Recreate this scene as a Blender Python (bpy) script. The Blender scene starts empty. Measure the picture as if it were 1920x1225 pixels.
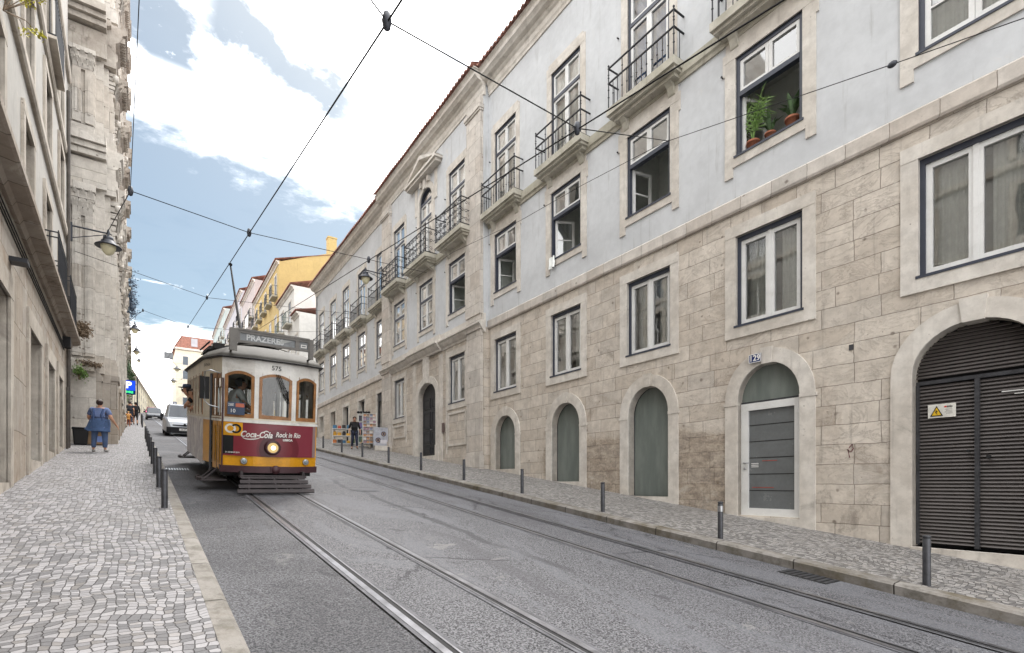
import bpy, bmesh, math, random
from mathutils import Vector, Matrix
random.seed(7)
R = math.radians
scene = bpy.context.scene
COL = scene.collection
PI = math.pi
SLOPE = 0.1226
CAMH = 1.575

def gz(y):
    """height of the road surface at distance y up the street"""
    if y <= 150: return -CAMH + SLOPE*y
    z = -CAMH + SLOPE*150
    t = min(y, 195) - 150
    z += SLOPE*t - (SLOPE+0.02)*t*t/90.0
    if y > 195: z -= 0.02*(y-195)
    return z

# ------------------------------------------------------------------ materials
def lin(c):
    if isinstance(c, str):
        c = c.lstrip('#'); c = [int(c[i:i+2], 16)/255 for i in (0, 2, 4)]
        return tuple(((x/12.92) if x <= .04045 else ((x+.055)/1.055)**2.4) for x in c) + (1,)
    return tuple(c)[:3] + (1,)

class NT:
    def __init__(s, name):
        s.m = bpy.data.materials.new(name); s.m.use_nodes = True
        s.t = s.m.node_tree; s.t.nodes.clear()
        s.out = s.n('ShaderNodeOutputMaterial')
    def n(s, typ, **kw):
        nd = s.t.nodes.new(typ)
        for k, v in kw.items():
            if k in ('operation', 'blend_type', 'data_type', 'feature', 'distance', 'interpolation_type', 'noise_dimensions', 'voronoi_dimensions', 'offset', 'squash', 'offset_frequency'):
                setattr(nd, k, v)
            else:
                s.set(nd, k, v)
        return nd
    def set(s, nd, k, v):
        i = nd.inputs[int(k[1:])] if (k[0] == '_' and k[1:].isdigit()) else nd.inputs[k.replace('_', ' ')]
        if isinstance(v, bpy.types.NodeSocket): s.t.links.new(v, i)
        else: i.default_value = v
    def math(s, op, a, b=None, c=None, clamp=False):
        nd = s.t.nodes.new('ShaderNodeMath'); nd.operation = op; nd.use_clamp = clamp
        for i, v in enumerate((a, b, c)):
            if v is None: continue
            if isinstance(v, bpy.types.NodeSocket): s.t.links.new(v, nd.inputs[i])
            else: nd.inputs[i].default_value = v
        return nd.outputs[0]
    def mix(s, f, a, b, bt='MIX'):
        nd = s.t.nodes.new('ShaderNodeMix'); nd.data_type = 'RGBA'; nd.blend_type = bt
        for i, v in ((0, f), (6, a), (7, b)):
            if isinstance(v, bpy.types.NodeSocket): s.t.links.new(v, nd.inputs[i])
            else: nd.inputs[i].default_value = v
        return nd.outputs[2]
    def obj(s): return s.n('ShaderNodeTexCoord').outputs['Object']
    def noise(s, vec, scale, detail=4, rough=.55, dist=0):
        nd = s.n('ShaderNodeTexNoise', Vector=vec, Scale=scale, Detail=detail, Roughness=rough, Distortion=dist)
        return nd.outputs[0]
    def ramp(s, f, a, b):
        nd = s.n('ShaderNodeMapRange', Value=f, From_Min=a, From_Max=b); nd.clamp = True
        nd.interpolation_type = 'SMOOTHSTEP'
        return nd.outputs[0]
    def xyz(s, vec):
        nd = s.n('ShaderNodeSeparateXYZ', Vector=vec); return nd.outputs
    def comb(s, x, y, z=0):
        return s.n('ShaderNodeCombineXYZ', X=x, Y=y, Z=z).outputs[0]
    def bump(s, h, strength=.4, dist=.01, normal=None):
        nd = s.n('ShaderNodeBump', Height=h, Strength=strength, Distance=dist)
        if normal is not None: s.set(nd, 'Normal', normal)
        return nd.outputs[0]
    def pbr(s, col, rough=.6, metal=0, normal=None, spec=.5, **kw):
        nd = s.n('ShaderNodeBsdfPrincipled', Base_Color=col, Roughness=rough, Metallic=metal)
        nd.inputs['Specular IOR Level'].default_value = spec
        if normal is not None: s.set(nd, 'Normal', normal)
        for k, v in kw.items(): s.set(nd, k, v)
        s.t.links.new(nd.outputs[0], s.out.inputs[0]); return nd

def plain(name, col, rough=.6, metal=0, var=.12, scale=4, bump=0, bscale=60, spec=.5, dirt=None, dirt_amt=.5):
    """one colour, broken up by soft large and small variation"""
    t = NT(name); o = t.obj(); c = lin(col)
    n1 = t.noise(o, scale, 5, .6); n2 = t.noise(o, scale*9, 3, .6)
    f = t.math('ADD', t.math('MULTIPLY', n1, .7), t.math('MULTIPLY', n2, .3))
    lo = tuple(x*(1-var*1.6) for x in c[:3])+(1,); hi = tuple(min(1, x*(1+var*1.2)) for x in c[:3])+(1,)
    col = t.mix(t.ramp(f, .3, .7), lo, hi)
    if dirt:
        col = t.mix(t.math('MULTIPLY', t.ramp(t.noise(o, scale*.6, 6, .65, .5), .5, .72), dirt_amt), col, lin(dirt))
    nm = t.bump(t.noise(o, bscale, 4, .6), bump, .01) if bump else None
    t.pbr(col, t.math('ADD', t.math('MULTIPLY', n1, .15), rough-.075), metal, nm, spec)
    return t.m

def stone(name, c1, c2, mortar, bw=1.0, bh=.45, msize=.012, brick=True, stain='#6b5846', stain_amt=.5, pits=.5, rough_zone=None, bumpd=.012, axis='xz', veins=False):
    """weathered limestone, ashlar coursed when brick is set"""
    t = NT(name); o = t.obj(); x0_, y0_, z = t.xyz(o); x = t.math('ADD', x0_, y0_); y = y0_
    wob = t.math('ADD', t.math('MULTIPLY', t.math('SUBTRACT', t.noise(o, .9, 2), .5), .07), t.math('MULTIPLY', t.math('SUBTRACT', t.noise(o, 9, 3, .6), .5), .018))
    v = t.comb(t.math('ADD', x if axis[0] == 'x' else y, wob), t.math('ADD', z, wob))
    n_big = t.noise(o, .55, 5, .6, .3); n_mid = t.noise(o, 3.5, 6, .68); n_fine = t.noise(o, 26, 5, .7)
    h = t.math('MULTIPLY', n_mid, .5)
    if brick:
        br = t.n('ShaderNodeTexBrick', Vector=v, Color1=lin(c1), Color2=lin(c2), Mortar=lin(mortar), Scale=1.0, Mortar_Size=msize, Mortar_Smooth=.5, Bias=-.1, Brick_Width=bw, Row_Height=bh)
        br.offset = .43; br.squash = .72; br.squash_frequency = 3
        br2 = t.n('ShaderNodeTexBrick', Vector=v, Color1=(0, 0, 0, 1), Color2=(1, 1, 1, 1), Mortar=(.5, .5, .5, 1), Scale=1.0, Mortar_Size=0.0, Mortar_Smooth=0.0, Bias=0.0, Brick_Width=bw, Row_Height=bh)
        br2.offset = .43; br2.squash = .72; br2.squash_frequency = 3
        rb = t.xyz(br2.outputs[0])[0]
        col = br.outputs[0]
        joint = t.math('MULTIPLY', br.outputs[1], t.ramp(t.noise(o, 2.3, 4, .7), .34, .6))
        col = t.mix(t.math('MULTIPLY', t.ramp(rb, .62, .95), .26), col, lin('#b0a08f'))
        col = t.mix(t.math('MULTIPLY', t.ramp(rb, .30, .05), .38), col, lin('#8b857f'))
        # second coarser modulation, so neighbouring blocks differ in tone
        cell = t.n('ShaderNodeTexWhiteNoise', Vector=t.comb(t.math('FLOOR', t.math('DIVIDE', x if axis[0] == 'x' else y, bw*1.03)), t.math('FLOOR', t.math('DIVIDE', z, bh)))); cell.noise_dimensions = '2D'
        col = t.mix(.22, col, t.mix(cell.outputs[0], lin(c2), lin(c1)), 'MIX')
    else:
        col = t.mix(t.ramp(n_big, .35, .65), lin(c1), lin(c2)); joint = None
    col = t.mix(t.ramp(n_mid, .30, .72), t.mix(.30, col, (.12, .10, .085, 1)), col)
    col = t.mix(t.math('MULTIPLY', t.ramp(t.noise(o, .8, 6, .7, 1.2), .52, .78), stain_amt), col, lin(stain))
    # vertical run-off streaks
    st = t.noise(t.comb(t.math('MULTIPLY', x if axis[0] == 'x' else y, 5), t.math('MULTIPLY', z, .35)), 1.6, 5, .6)
    col = t.mix(t.math('MULTIPLY', t.ramp(st, .56, .74), stain_amt*.55), col, lin('#57504a'))
    if pits:
        vo = t.n('ShaderNodeTexVoronoi', Vector=o, Scale=9.0, Randomness=1.0)
        pm = t.math('MULTIPLY', t.ramp(vo.outputs['Distance'], .16, .05), t.ramp(n_mid, .5, .62))
        col = t.mix(t.math('MULTIPLY', pm, pits), col, lin('#4a3d33'))
        h = t.math('SUBTRACT', h, t.math('MULTIPLY', pm, .8*pits))
    if brick:
        vs_ = t.n('ShaderNodeTexVoronoi', Vector=v, Scale=2.1, Randomness=1.0); vs_.voronoi_dimensions = '2D'
        pk = t.xyz(vs_.outputs['Color'])
        sp = t.math('MULTIPLY', t.ramp(t.math('ADD', vs_.outputs['Distance'], t.math('MULTIPLY', n_mid, .16)), .17, .10), t.ramp(pk[0], .70, .75))
        col = t.mix(t.math('MULTIPLY', sp, .55), col, lin('#54463b'))
        if veins:
          ve_ = t.noise(t.comb(t.math('MULTIPLY', x, .9), t.math('MULTIPLY', z, 1.6)), 1.3, 9, .74, 1.6)
          vein = t.ramp(t.math('ABSOLUTE', t.math('SUBTRACT', ve_, .5)), .022, .004)
          col = t.mix(t.math('MULTIPLY', t.math('MULTIPLY', vein, t.ramp(n_big, .46, .6)), .26), col, lin('#6f6257'))
          h = t.math('SUBTRACT', h, t.math('MULTIPLY', vein, .3))
        h = t.math('SUBTRACT', h, t.math('MULTIPLY', sp, .5))
    if rough_zone:
        a0, a1, ztop = rough_zone
        zz = t.math('ADD', z, t.math('MULTIPLY', t.math('SUBTRACT', t.noise(o, .7, 2), .5), .9))
        m = t.math('MULTIPLY', t.math('MULTIPLY', t.ramp(zz, ztop+.12, ztop-.12), t.ramp(x, a0-.2, a0+.2)), t.ramp(x, a1+.2, a1-.2))
        vv = t.n('ShaderNodeTexVoronoi', Vector=o, Scale=22.0)
        crag = t.math('ADD', t.math('MULTIPLY', t.noise(t.comb(t.math('MULTIPLY', x, .7), t.math('MULTIPLY', z, 1.5)), 4.5, 9, .72, .8), .9), t.math('MULTIPLY', vv.outputs['Distance'], .14))
        rc = t.mix(t.ramp(crag, .36, .70), lin('#5c4d40'), lin('#b3a491'))
        if joint is not None: rc = t.mix(t.math('MULTIPLY', joint, .7), rc, lin('#4a4038'))
        col = t.mix(t.math('MULTIPLY', m, .62), col, rc)
        h = t.math('ADD', h, t.math('MULTIPLY', t.math('MULTIPLY', crag, m), 1.6))
    soot = t.math('MULTIPLY', t.ramp(t.noise(o, 1.6, 9, .76, .9), .55, .68), t.ramp(t.noise(o, .35, 3), .42, .6))
    col = t.mix(t.math('MULTIPLY', soot, .42*stain_amt/.5), col, lin('#4c443c'))
    lightp = t.ramp(t.noise(o, 2.1, 7, .7, .5), .56, .70)
    col = t.mix(t.math('MULTIPLY', lightp, .30), col, lin('#ded8cf'))
    col = t.mix(t.math('MULTIPLY', t.ramp(n_fine, .55, .75), .25), col, t.mix(.5, col, (.05, .045, .04, 1)))
    h = t.math('ADD', h, t.math('MULTIPLY', n_fine, .25))
    if joint is not None: h = t.math('SUBTRACT', h, t.math('MULTIPLY', joint, 1.1))
    t.pbr(col, .85, 0, t.bump(h, .75, bumpd), .25)
    return t.m

def stucco(name, col, dirt='#8a857c', amt=.35):
    t = NT(name); o = t.obj(); x, y, z = t.xyz(o); c = lin(col)
    n = t.noise(o, .7, 5, .6, .4); n2 = t.noise(o, 5, 5, .65)
    f = t.math('ADD', t.math('MULTIPLY', n, .6), t.math('MULTIPLY', n2, .4))
    cc = t.mix(t.ramp(f, .32, .68), tuple(v*.87 for v in c[:3])+(1,), tuple(v*1.06 for v in c[:3])+(1,))
    st = t.noise(t.comb(t.math('MULTIPLY', x, 4), t.math('MULTIPLY', y, 4), t.math('MULTIPLY', z, .3)), 1.5, 5, .65)
    cc = t.mix(t.math('MULTIPLY', t.ramp(st, .55, .78), amt), cc, lin(dirt))
    cc = t.mix(t.math('MULTIPLY', t.ramp(t.noise(o, 1.1, 7, .7, .8), .6, .75), amt*.7), cc, lin('#c9c2b6'))
    t.pbr(cc, .9, 0, t.bump(t.noise(o, 35, 4, .6), .18, .006), .2)
    return t.m

MT = {}
MT['ashlar'] = stone('limestone_ashlar', '#dad1c5', '#c5bbae', '#776d63', .98, .365, .008, stain='#82705f', rough_zone=(6.3, 13.0, 1.25), stain_amt=.5, veins=True)
MT['trim'] = stone('limestone_trim', '#dad5cd', '#ccc5bb', '#6b6157', brick=False, stain='#8f867b', stain_amt=.38, pits=.6)
MT['quoin'] = stone('limestone_quoin', '#d6d0c8', '#c6beb5', '#746b60', .95, .62, .008, stain='#84776a', stain_amt=.3, pits=.3)
MT['slabstone'] = stone('balcony_stone', '#c6c2b6', '#b0ac9c', '#6b6157', brick=False, stain='#6f6f52', stain_amt=.5, pits=.2)
MT['stucco'] = stucco('pale_blue_stucco', '#c5c7c9', '#86847f', .6)
MT['leftstone'] = stone('old_brown_stone', '#bab2a7', '#9d9081', '#6a5c4d', .8, .9, .01, stain='#80644e', stain_amt=.85, pits=.7, bumpd=.02)
MT['leftjamb'] = stone('old_jamb_stone', '#c7bfb4', '#b0a79b', '#5f564c', brick=False, stain='#5c554e', stain_amt=.6, pits=.7)
MT['leftstucco'] = stucco('grey_white_stucco', '#b0ada8', '#7d766d', .6)
MT['church'] = stone('church_stone', '#dad5cd', '#c8c1b7', '#857c72', 1.3, .75, .008, stain='#857c73', stain_amt=.45, pits=.4, bumpd=.03)
MT['churchdark'] = stone('church_weathered_stone', '#c2bbb1', '#a69d93', '#756c62', brick=False, stain='#57493d', stain_amt=.8, pits=.4, bumpd=.03)
MT['navy'] = plain('navy_paint', '#343946', .45, var=.1)
MT['white'] = plain('white_window_paint', '#d8d8d6', .45, var=.04, dirt='#a7a49c', dirt_amt=.25)
MT['iron'] = plain('black_iron', '#1e2026', .5, .2, var=.15)
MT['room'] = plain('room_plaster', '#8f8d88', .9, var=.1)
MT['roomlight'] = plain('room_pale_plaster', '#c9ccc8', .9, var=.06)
MT['curtain'] = plain('curtain_cloth', '#eef1ee', .9, var=.06, scale=8)
MT['frosted'] = None
MT['darkwood'] = plain('dark_painted_wood', '#2c2d31', .5, var=.2, scale=3, bump=.1)
MT['louvre'] = plain('dark_grey_metal', '#56514f', .5, .3, var=.12, scale=2)
MT['black'] = plain('matt_black', '#0d0d0f', .8, var=.1)
MT['bollard'] = plain('bollard_steel', '#45464a', .5, .5, var=.2, scale=9, dirt='#2c2a2a')
MT['silver'] = plain('steel_band', '#a9abad', .35, .8, var=.1)
MT['rubber'] = plain('rubber', '#15161a', .8, var=.1)
MT['terracotta'] = plain('terracotta', '#9a5f45', .85, var=.25, scale=3, dirt='#5f5048', dirt_amt=.7)
MT['tilered'] = plain('roof_tile', '#96695b', .85, var=.3, scale=2.5, dirt='#6b5a50', dirt_amt=.7)
MT['leaf'] = plain('leaf_green', '#6a8a42', .6, var=.35, scale=9)
MT['leafdark'] = plain('leaf_dark_green', '#46603a', .65, var=.4, scale=7)
MT['leafyellow'] = plain('leaf_yellow', '#b9b23c', .6, var=.3, scale=20)
MT['drytwig'] = plain('dry_twig', '#7a6a58', .9, var=.3, scale=20)
MT['glass'] = None

def glass(name, tint=(.82, .86, .86), refl=1.0, rough=.02):
    t = NT(name)
    tr = t.n('ShaderNodeBsdfTransparent', Color=tuple(tint)+(1,))
    gl = t.n('ShaderNodeBsdfGlossy', Color=(1, 1, 1, 1), Roughness=rough)
    o = t.obj()
    t.set(gl, 'Normal', t.bump(t.noise(o, 1.2, 2), .06, .05))
    fr = t.n('ShaderNodeFresnel', IOR=1.5)
    f = t.math('MULTIPLY', fr.outputs[0], 1.6*refl, clamp=True)
    mx = t.n('ShaderNodeMixShader', _0=f, _1=tr.outputs[0], _2=gl.outputs[0])
    t.t.links.new(mx.outputs[0], t.out.inputs[0]); return t.m
MT['glass'] = glass('window_glass', (.95, .98, .97), 2.5)
MT['tramglass'] = glass('tram_glass', (.70, .74, .74), 1.0)
MT['carglass'] = plain('dark_car_glass', '#2a3440', .08, 0, var=.1)

def frosted():
    t = NT('frosted_green_glass'); o = t.obj(); x, y, z = t.xyz(o)
    n = t.noise(t.comb(t.math('MULTIPLY', x, 3), t.math('MULTIPLY', y, 3), t.math('MULTIPLY', z, .7)), 1.3, 5, .6)
    c = t.mix(t.ramp(n, .35, .7), lin('#68706c'), lin('#7a817c'))
    c = t.mix(t.math('MULTIPLY', t.ramp(t.noise(o, 6, 5, .7), .58, .75), .25), c, lin('#8a8e88'))
    t.pbr(c, .28, 0, None, .5); return t.m
MT['frosted'] = frosted()

def asphalt():
    t = NT('asphalt'); o = t.obj(); x, y, z = t.xyz(o)
    f1 = t.noise(o, 62, 3, .8); f2 = t.noise(o, 34, 4, .7); big = t.noise(o, .45, 5, .6, .6)
    pat = t.noise(t.comb(t.math('MULTIPLY', x, 1.0), t.math('MULTIPLY', y, .28)), .9, 6, .65, 1.0)
    c = t.mix(t.ramp(t.math('ADD', t.math('MULTIPLY', f1, .75), t.math('MULTIPLY', f2, .25)), .42, .585), lin('#232327'), lin('#7c7c80'))
    c = t.mix(t.math('MULTIPLY', t.ramp(big, .45, .66), .3), c, lin('#66666a'))
    c = t.mix(t.math('MULTIPLY', t.ramp(pat, .53, .56), .5), c, lin('#6a6b70'))
    c = t.mix(t.math('MULTIPLY', t.ramp(pat, .40, .37), .5), c, lin('#4d4c50'))
    # dusty, worn pale patches and oily dark ones
    c = t.mix(t.math('MULTIPLY', t.ramp(t.noise(o, 1.1, 8, .74, 1.4), .60, .65), .6), c, lin('#838281'))
    c = t.mix(t.math('MULTIPLY', t.ramp(t.noise(o, 1.7, 7, .72, .9), .61, .67), .6), c, lin('#2f2f33'))
    # the lane next to the near kerb was relaid with darker, coarser asphalt
    lane = t.ramp(t.math('ADD', x, t.math('MULTIPLY', t.noise(o, 1.4, 4), .35)), 1.92, 1.78)
    c = t.mix(t.math('MULTIPLY', lane, t.math('ADD', .18, t.math('MULTIPLY', t.ramp(big, .62, .4), .3))), c, lin('#2b2b2f'))
    tre = t.math('MULTIPLY', t.ramp(t.math('ABSOLUTE', t.math('SUBTRACT', x, t.math('ADD', 3.55, t.math('MULTIPLY', t.noise(t.comb(0, y), .35, 3), .9)))), .10, .03), t.ramp(t.noise(o, .35, 2), .4, .55))
    c = t.mix(t.math('MULTIPLY', tre, .7), c, lin('#3a3a3e'))
    vo = t.n('ShaderNodeTexVoronoi', Vector=t.comb(t.math('ADD', x, t.math('MULTIPLY', t.noise(o, 2.2, 5, .7), .8)), t.math('MULTIPLY', y, .6)), Scale=.55); vo.feature = 'DISTANCE_TO_EDGE'
    crack = t.math('MULTIPLY', t.ramp(vo.outputs[0], .012, .002), t.ramp(t.noise(o, .5, 3), .48, .58))
    c = t.mix(t.math('MULTIPLY', crack, .75), c, lin('#333237'))
    h = t.math('SUBTRACT', t.math('ADD', t.math('MULTIPLY', f1, .7), t.math('MULTIPLY', f2, .8)), t.math('MULTIPLY', crack, 1.0))
    t.pbr(c, .75, 0, t.bump(h, .8, .012), .35); return t.m
MT['asphalt'] = asphalt()

def calcada(name, lo, hi, dark, scale=9.5, warm='#8d8376'):
    """small hand-laid limestone setts in uneven rows"""
    t = NT(name); o = t.obj(); x, y, z = t.xyz(o)
    w = t.math('MULTIPLY', t.math('SUBTRACT', t.noise(t.comb(x, y), .9, 3, .6), .5), .55)
    w2 = t.math('MULTIPLY', t.math('SINE', t.math('MULTIPLY', x, 4.2)), .05)
    v = t.comb(t.math('ADD', t.math('MULTIPLY', x, .95), t.math('MULTIPLY', w, .4)), t.math('ADD', t.math('ADD', y, w), w2))
    v1 = t.n('ShaderNodeTexVoronoi', Vector=v, Scale=scale, Randomness=.36); v1.voronoi_dimensions = '2D'
    ve = t.n('ShaderNodeTexVoronoi', Vector=v, Scale=scale, Randomness=.36); ve.feature = 'DISTANCE_TO_EDGE'; ve.voronoi_dimensions = '2D'
    r = t.xyz(v1.outputs['Color'])
    c = t.mix(t.ramp(r[0], .2, .8), lin(lo), lin(hi))
    c = t.mix(t.math('MULTIPLY', t.ramp(r[1], .78, .88), .25), c, lin(warm))
    big = t.noise(o, .8, 5, .6, .5)
    c = t.mix(t.math('MULTIPLY', t.ramp(big, .48, .7), .4), c, lin('#6f6c69'))
    c = t.mix(t.math('MULTIPLY', t.noise(o, 60, 3, .7), .3), c, lin(lo))
    e = t.ramp(ve.outputs[0], .012, .07)
    c = t.mix(e, lin(dark), c)
    h = t.math('ADD', t.math('MULTIPLY', e, 1.0), t.math('ADD', t.math('MULTIPLY', r[2], .35), t.math('MULTIPLY', t.noise(o, 45, 3), .25)))
    t.pbr(c, .6, 0, t.bump(h, .8, .012), .4); return t.m
MT['calcada'] = calcada('pavement_setts', '#605f61', '#999799', '#4a4848', 17.0)
MT['calcada2'] = calcada('pavement_setts_right', '#656362', '#a19e9b', '#484644', 16.5)

def kerbmat(name='kerb_stone', brown=.6):
    t = NT(name); o = t.obj(); x, y, z = t.xyz(o)
    fr = t.math('FRACT', t.math('DIVIDE', t.math('ADD', y, t.math('MULTIPLY', t.noise(o, 3, 2), .04)), 1.15))
    j = t.ramp(t.math('ABSOLUTE', t.math('SUBTRACT', fr, .5)), .488, .497)
    cell = t.n('ShaderNodeTexWhiteNoise', Vector=t.comb(t.math('FLOOR', t.math('DIVIDE', y, 1.15)), 0)); cell.noise_dimensions = '2D'
    n = t.noise(o, 5, 6, .7)
    c = t.mix(cell.outputs[0], lin('#7d7974'), lin('#8e8a85'))
    c = t.mix(t.ramp(n, .42, .7), c, lin('#67635c'))
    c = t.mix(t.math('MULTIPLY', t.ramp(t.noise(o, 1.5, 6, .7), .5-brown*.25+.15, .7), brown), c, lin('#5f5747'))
    c = t.mix(j, c, lin('#3e3a36'))
    t.pbr(c, .8, 0, t.bump(t.math('SUBTRACT', t.noise(o, 18, 5, .7), j), .7, .012), .3); return t.m
MT['kerb'] = kerbmat(); MT['kerb2'] = kerbmat('shaded_kerb_stone', .95)  # browner copy for the right kerb, its riser's shade put into the colour
MT['steel'] = plain('rail_steel', '#8e8f95', .33, .85, var=.15, scale=6)
MT['groove'] = plain('rail_groove', '#1b1b1e', .8, var=.2)

# ------------------------------------------------------------------ mesh helpers
class MB:
    """collects shapes and links them as ONE mesh object"""
    def __init__(s): s.v = []; s.f = []; s.m = []; s.sm = []
    def add(s, vs, fs, mi=0, smooth=False):
        b = len(s.v); s.v += [tuple(p) for p in vs]
        for f in fs: s.f.append([b+i for i in f]); s.m.append(mi); s.sm.append(smooth)
    def quad(s, a, b, c, d, mi=0): s.add([a, b, c, d], [(0, 1, 2, 3)], mi)
    def box(s, x0, x1, y0, y1, z0, z1, mi=0):
        if x1 < x0: x0, x1 = x1, x0
        if y1 < y0: y0, y1 = y1, y0
        if z1 < z0: z0, z1 = z1, z0
        s.add([(x0, y0, z0), (x1, y0, z0), (x1, y1, z0), (x0, y1, z0), (x0, y0, z1), (x1, y0, z1), (x1, y1, z1), (x0, y1, z1)],
              [(0, 3, 2, 1), (4, 5, 6, 7), (0, 1, 5, 4), (1, 2, 6, 5), (2, 3, 7, 6), (3, 0, 4, 7)], mi)
    def cbox(s, c, d, mi=0, rot=None):
        h = [x/2 for x in d]; pts = []
        for z in (-1, 1):
            for x, y in ((-1, -1), (1, -1), (1, 1), (-1, 1)):
                p = Vector((x*h[0], y*h[1], z*h[2]))
                if rot is not None: p = rot @ p
                pts.append(Vector(c)+p)
        s.add(pts, [(0, 3, 2, 1), (4, 5, 6, 7), (0, 1, 5, 4), (1, 2, 6, 5), (2, 3, 7, 6), (3, 0, 4, 7)], mi)
    def prism(s, poly, axis, t0, t1, mi=0):
        """poly: list of 2D points; axis: which coordinate is extruded"""
        def mk(p, t):
            if axis == 'x': return (t, p[0], p[1])
            if axis == 'y': return (p[0], t, p[1])
            return (p[0], p[1], t)
        n = len(poly); vs = [mk(p, t0) for p in poly]+[mk(p, t1) for p in poly]
        fs = [tuple(range(n))[::-1], tuple(range(n, 2*n))]+[(i, (i+1) % n, n+(i+1) % n, n+i) for i in range(n)]
        s.add(vs, fs, mi)
    def tube(s, pts, r, n=6, mi=0, cap=True, smooth=True):
        pts = [Vector(p) for p in pts]; rings = []
        rr = r if isinstance(r, (list, tuple)) else [r]*len(pts)
        up = None
        for i, p in enumerate(pts):
            d = (pts[min(i+1, len(pts)-1)]-pts[max(i-1, 0)])
            if d.length < 1e-9: d = Vector((0, 0, 1))
            d.normalize()
            if up is None:
                up = Vector((0, 0, 1)) if abs(d.z) < .9 else Vector((1, 0, 0))
            a = d.cross(up)
            if a.length < 1e-6: a = d.cross(Vector((1, .3, 0)))
            a.normalize(); b = a.cross(d)
            rings.append([p+(a*math.cos(2*PI*k/n)+b*math.sin(2*PI*k/n))*rr[i] for k in range(n)])
        vs = [q for rg in rings for q in rg]; fs = []
        for i in range(len(pts)-1):
            for k in range(n): fs.append((i*n+k, i*n+(k+1) % n, (i+1)*n+(k+1) % n, (i+1)*n+k))
        s.add(vs, fs, mi, smooth)
        if cap: s.add(rings[0], [tuple(range(n))[::-1]], mi); s.add(rings[-1], [tuple(range(n))], mi)
    def lathe(s, prof, c=(0, 0, 0), n=16, mi=0, axis='z', smooth=True):
        vs = []; fs = []
        for r, h in prof:
            for k in range(n):
                q = (r*math.cos(2*PI*k/n), r*math.sin(2*PI*k/n))
                p = (q[0], q[1], h) if axis == 'z' else ((q[0], h, q[1]) if axis == 'y' else (h, q[0], q[1]))
                vs.append((c[0]+p[0], c[1]+p[1], c[2]+p[2]))
        for i in range(len(prof)-1):
            for k in range(n): fs.append((i*n+k, i*n+(k+1) % n, (i+1)*n+(k+1) % n, (i+1)*n+k))
        s.add(vs, fs, mi, smooth)
        if prof[0][0] > 1e-6: s.add(vs[:n], [tuple(range(n))[::-1]], mi)
        if prof[-1][0] > 1e-6: s.add(vs[-n:], [tuple(range(n))], mi)
    def profile(s, prof, a0, a1, mi=0):
        """closed (off,z) profile run along x from a0 to a1"""
        s.prism(prof, 'x', a0, a1, mi)
    def sphere(s, c, r, n=10, m=7, mi=0):
        r = r if isinstance(r, (tuple, list)) else (r, r, r); vs = []; fs = []
        for i in range(m+1):
            th = PI*i/m
            for k in range(n): vs.append((c[0]+r[0]*math.sin(th)*math.cos(2*PI*k/n), c[1]+r[1]*math.sin(th)*math.sin(2*PI*k/n), c[2]+r[2]*math.cos(th)))
        for i in range(m):
            for k in range(n): fs.append((i*n+k, i*n+(k+1) % n, (i+1)*n+(k+1) % n, (i+1)*n+k))
        s.add(vs, fs, mi, True)
    def build(s, name, mats, parent=None, bevel=0, loc=None):
        me = bpy.data.meshes.new(name)
        me.from_pydata(s.v, [], s.f)
        if not isinstance(mats, (list, tuple)): mats = [mats]
        for m in mats: me.materials.append(m)
        me.polygons.foreach_set('material_index', s.m)
        me.polygons.foreach_set('use_smooth', s.sm)
        me.update()
        o = bpy.data.objects.new(name, me); COL.objects.link(o)
        if parent is not None: o.parent = parent
        if loc is not None: o.location = loc
        if bevel:
            b = o.modifiers.new('bevel', 'BEVEL'); b.width = bevel; b.segments = 1; b.limit_method = 'ANGLE'; b.angle_limit = R(50)
        return o

def tag(o, label=None, cat=None, group=None, kind=None):
    if label: o['label'] = label
    if cat: o['category'] = cat
    if group: o['group'] = group
    if kind: o['kind'] = kind
    return o
def thing(name, label, cat, loc=(0, 0, 0), rz=0, group=None, rot=None):
    o = bpy.data.objects.new(name, None); COL.objects.link(o)
    o.location = loc; o.rotation_euler = rot if rot else (0, 0, rz); o.empty_display_size = .3
    return tag(o, label, cat, group)
def copy_tree(o, parent=None):
    c = o.copy(); COL.objects.link(c)
    if parent is not None: c.parent = parent
    for ch in list(o.children): copy_tree(ch, c)
    return c
def text_mesh(body, size, shear=0, bold=0, align='CENTER', extrude=0.0, spacing=1.0):
    cu = bpy.data.curves.new('lettering', 'FONT'); cu.body = body; cu.size = size; cu.shear = shear
    cu.align_x = align; cu.align_y = 'CENTER'; cu.offset = bold; cu.extrude = extrude; cu.space_character = spacing; cu.resolution_u = 3
    ob = bpy.data.objects.new('lettering', cu); COL.objects.link(ob)
    dg = bpy.context.evaluated_depsgraph_get(); dg.update()
    me = bpy.data.meshes.new_from_object(ob.evaluated_get(dg))
    bpy.data.objects.remove(ob); bpy.data.curves.remove(cu)
    return me
def text_obj(name, body, size, mat, parent, fn, **kw):
    """lettering as a mesh; fn maps the flat (u, v) to local 3D"""
    width = kw.pop('width', None); me = text_mesh(body, size, **kw)
    if width:
        xs = [v.co.x for v in me.vertices]; k = width/(max(xs)-min(xs)); c0 = (max(xs)+min(xs))/2
        for v in me.vertices: v.co.x = (v.co.x-c0)*k
    for v in me.vertices: v.co = fn(v.co.x, v.co.y)
    me.materials.clear(); me.materials.append(mat)
    for p in me.polygons: p.material_index = 0
    o = bpy.data.objects.new(name, me); COL.objects.link(o); o.parent = parent
    return o
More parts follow.
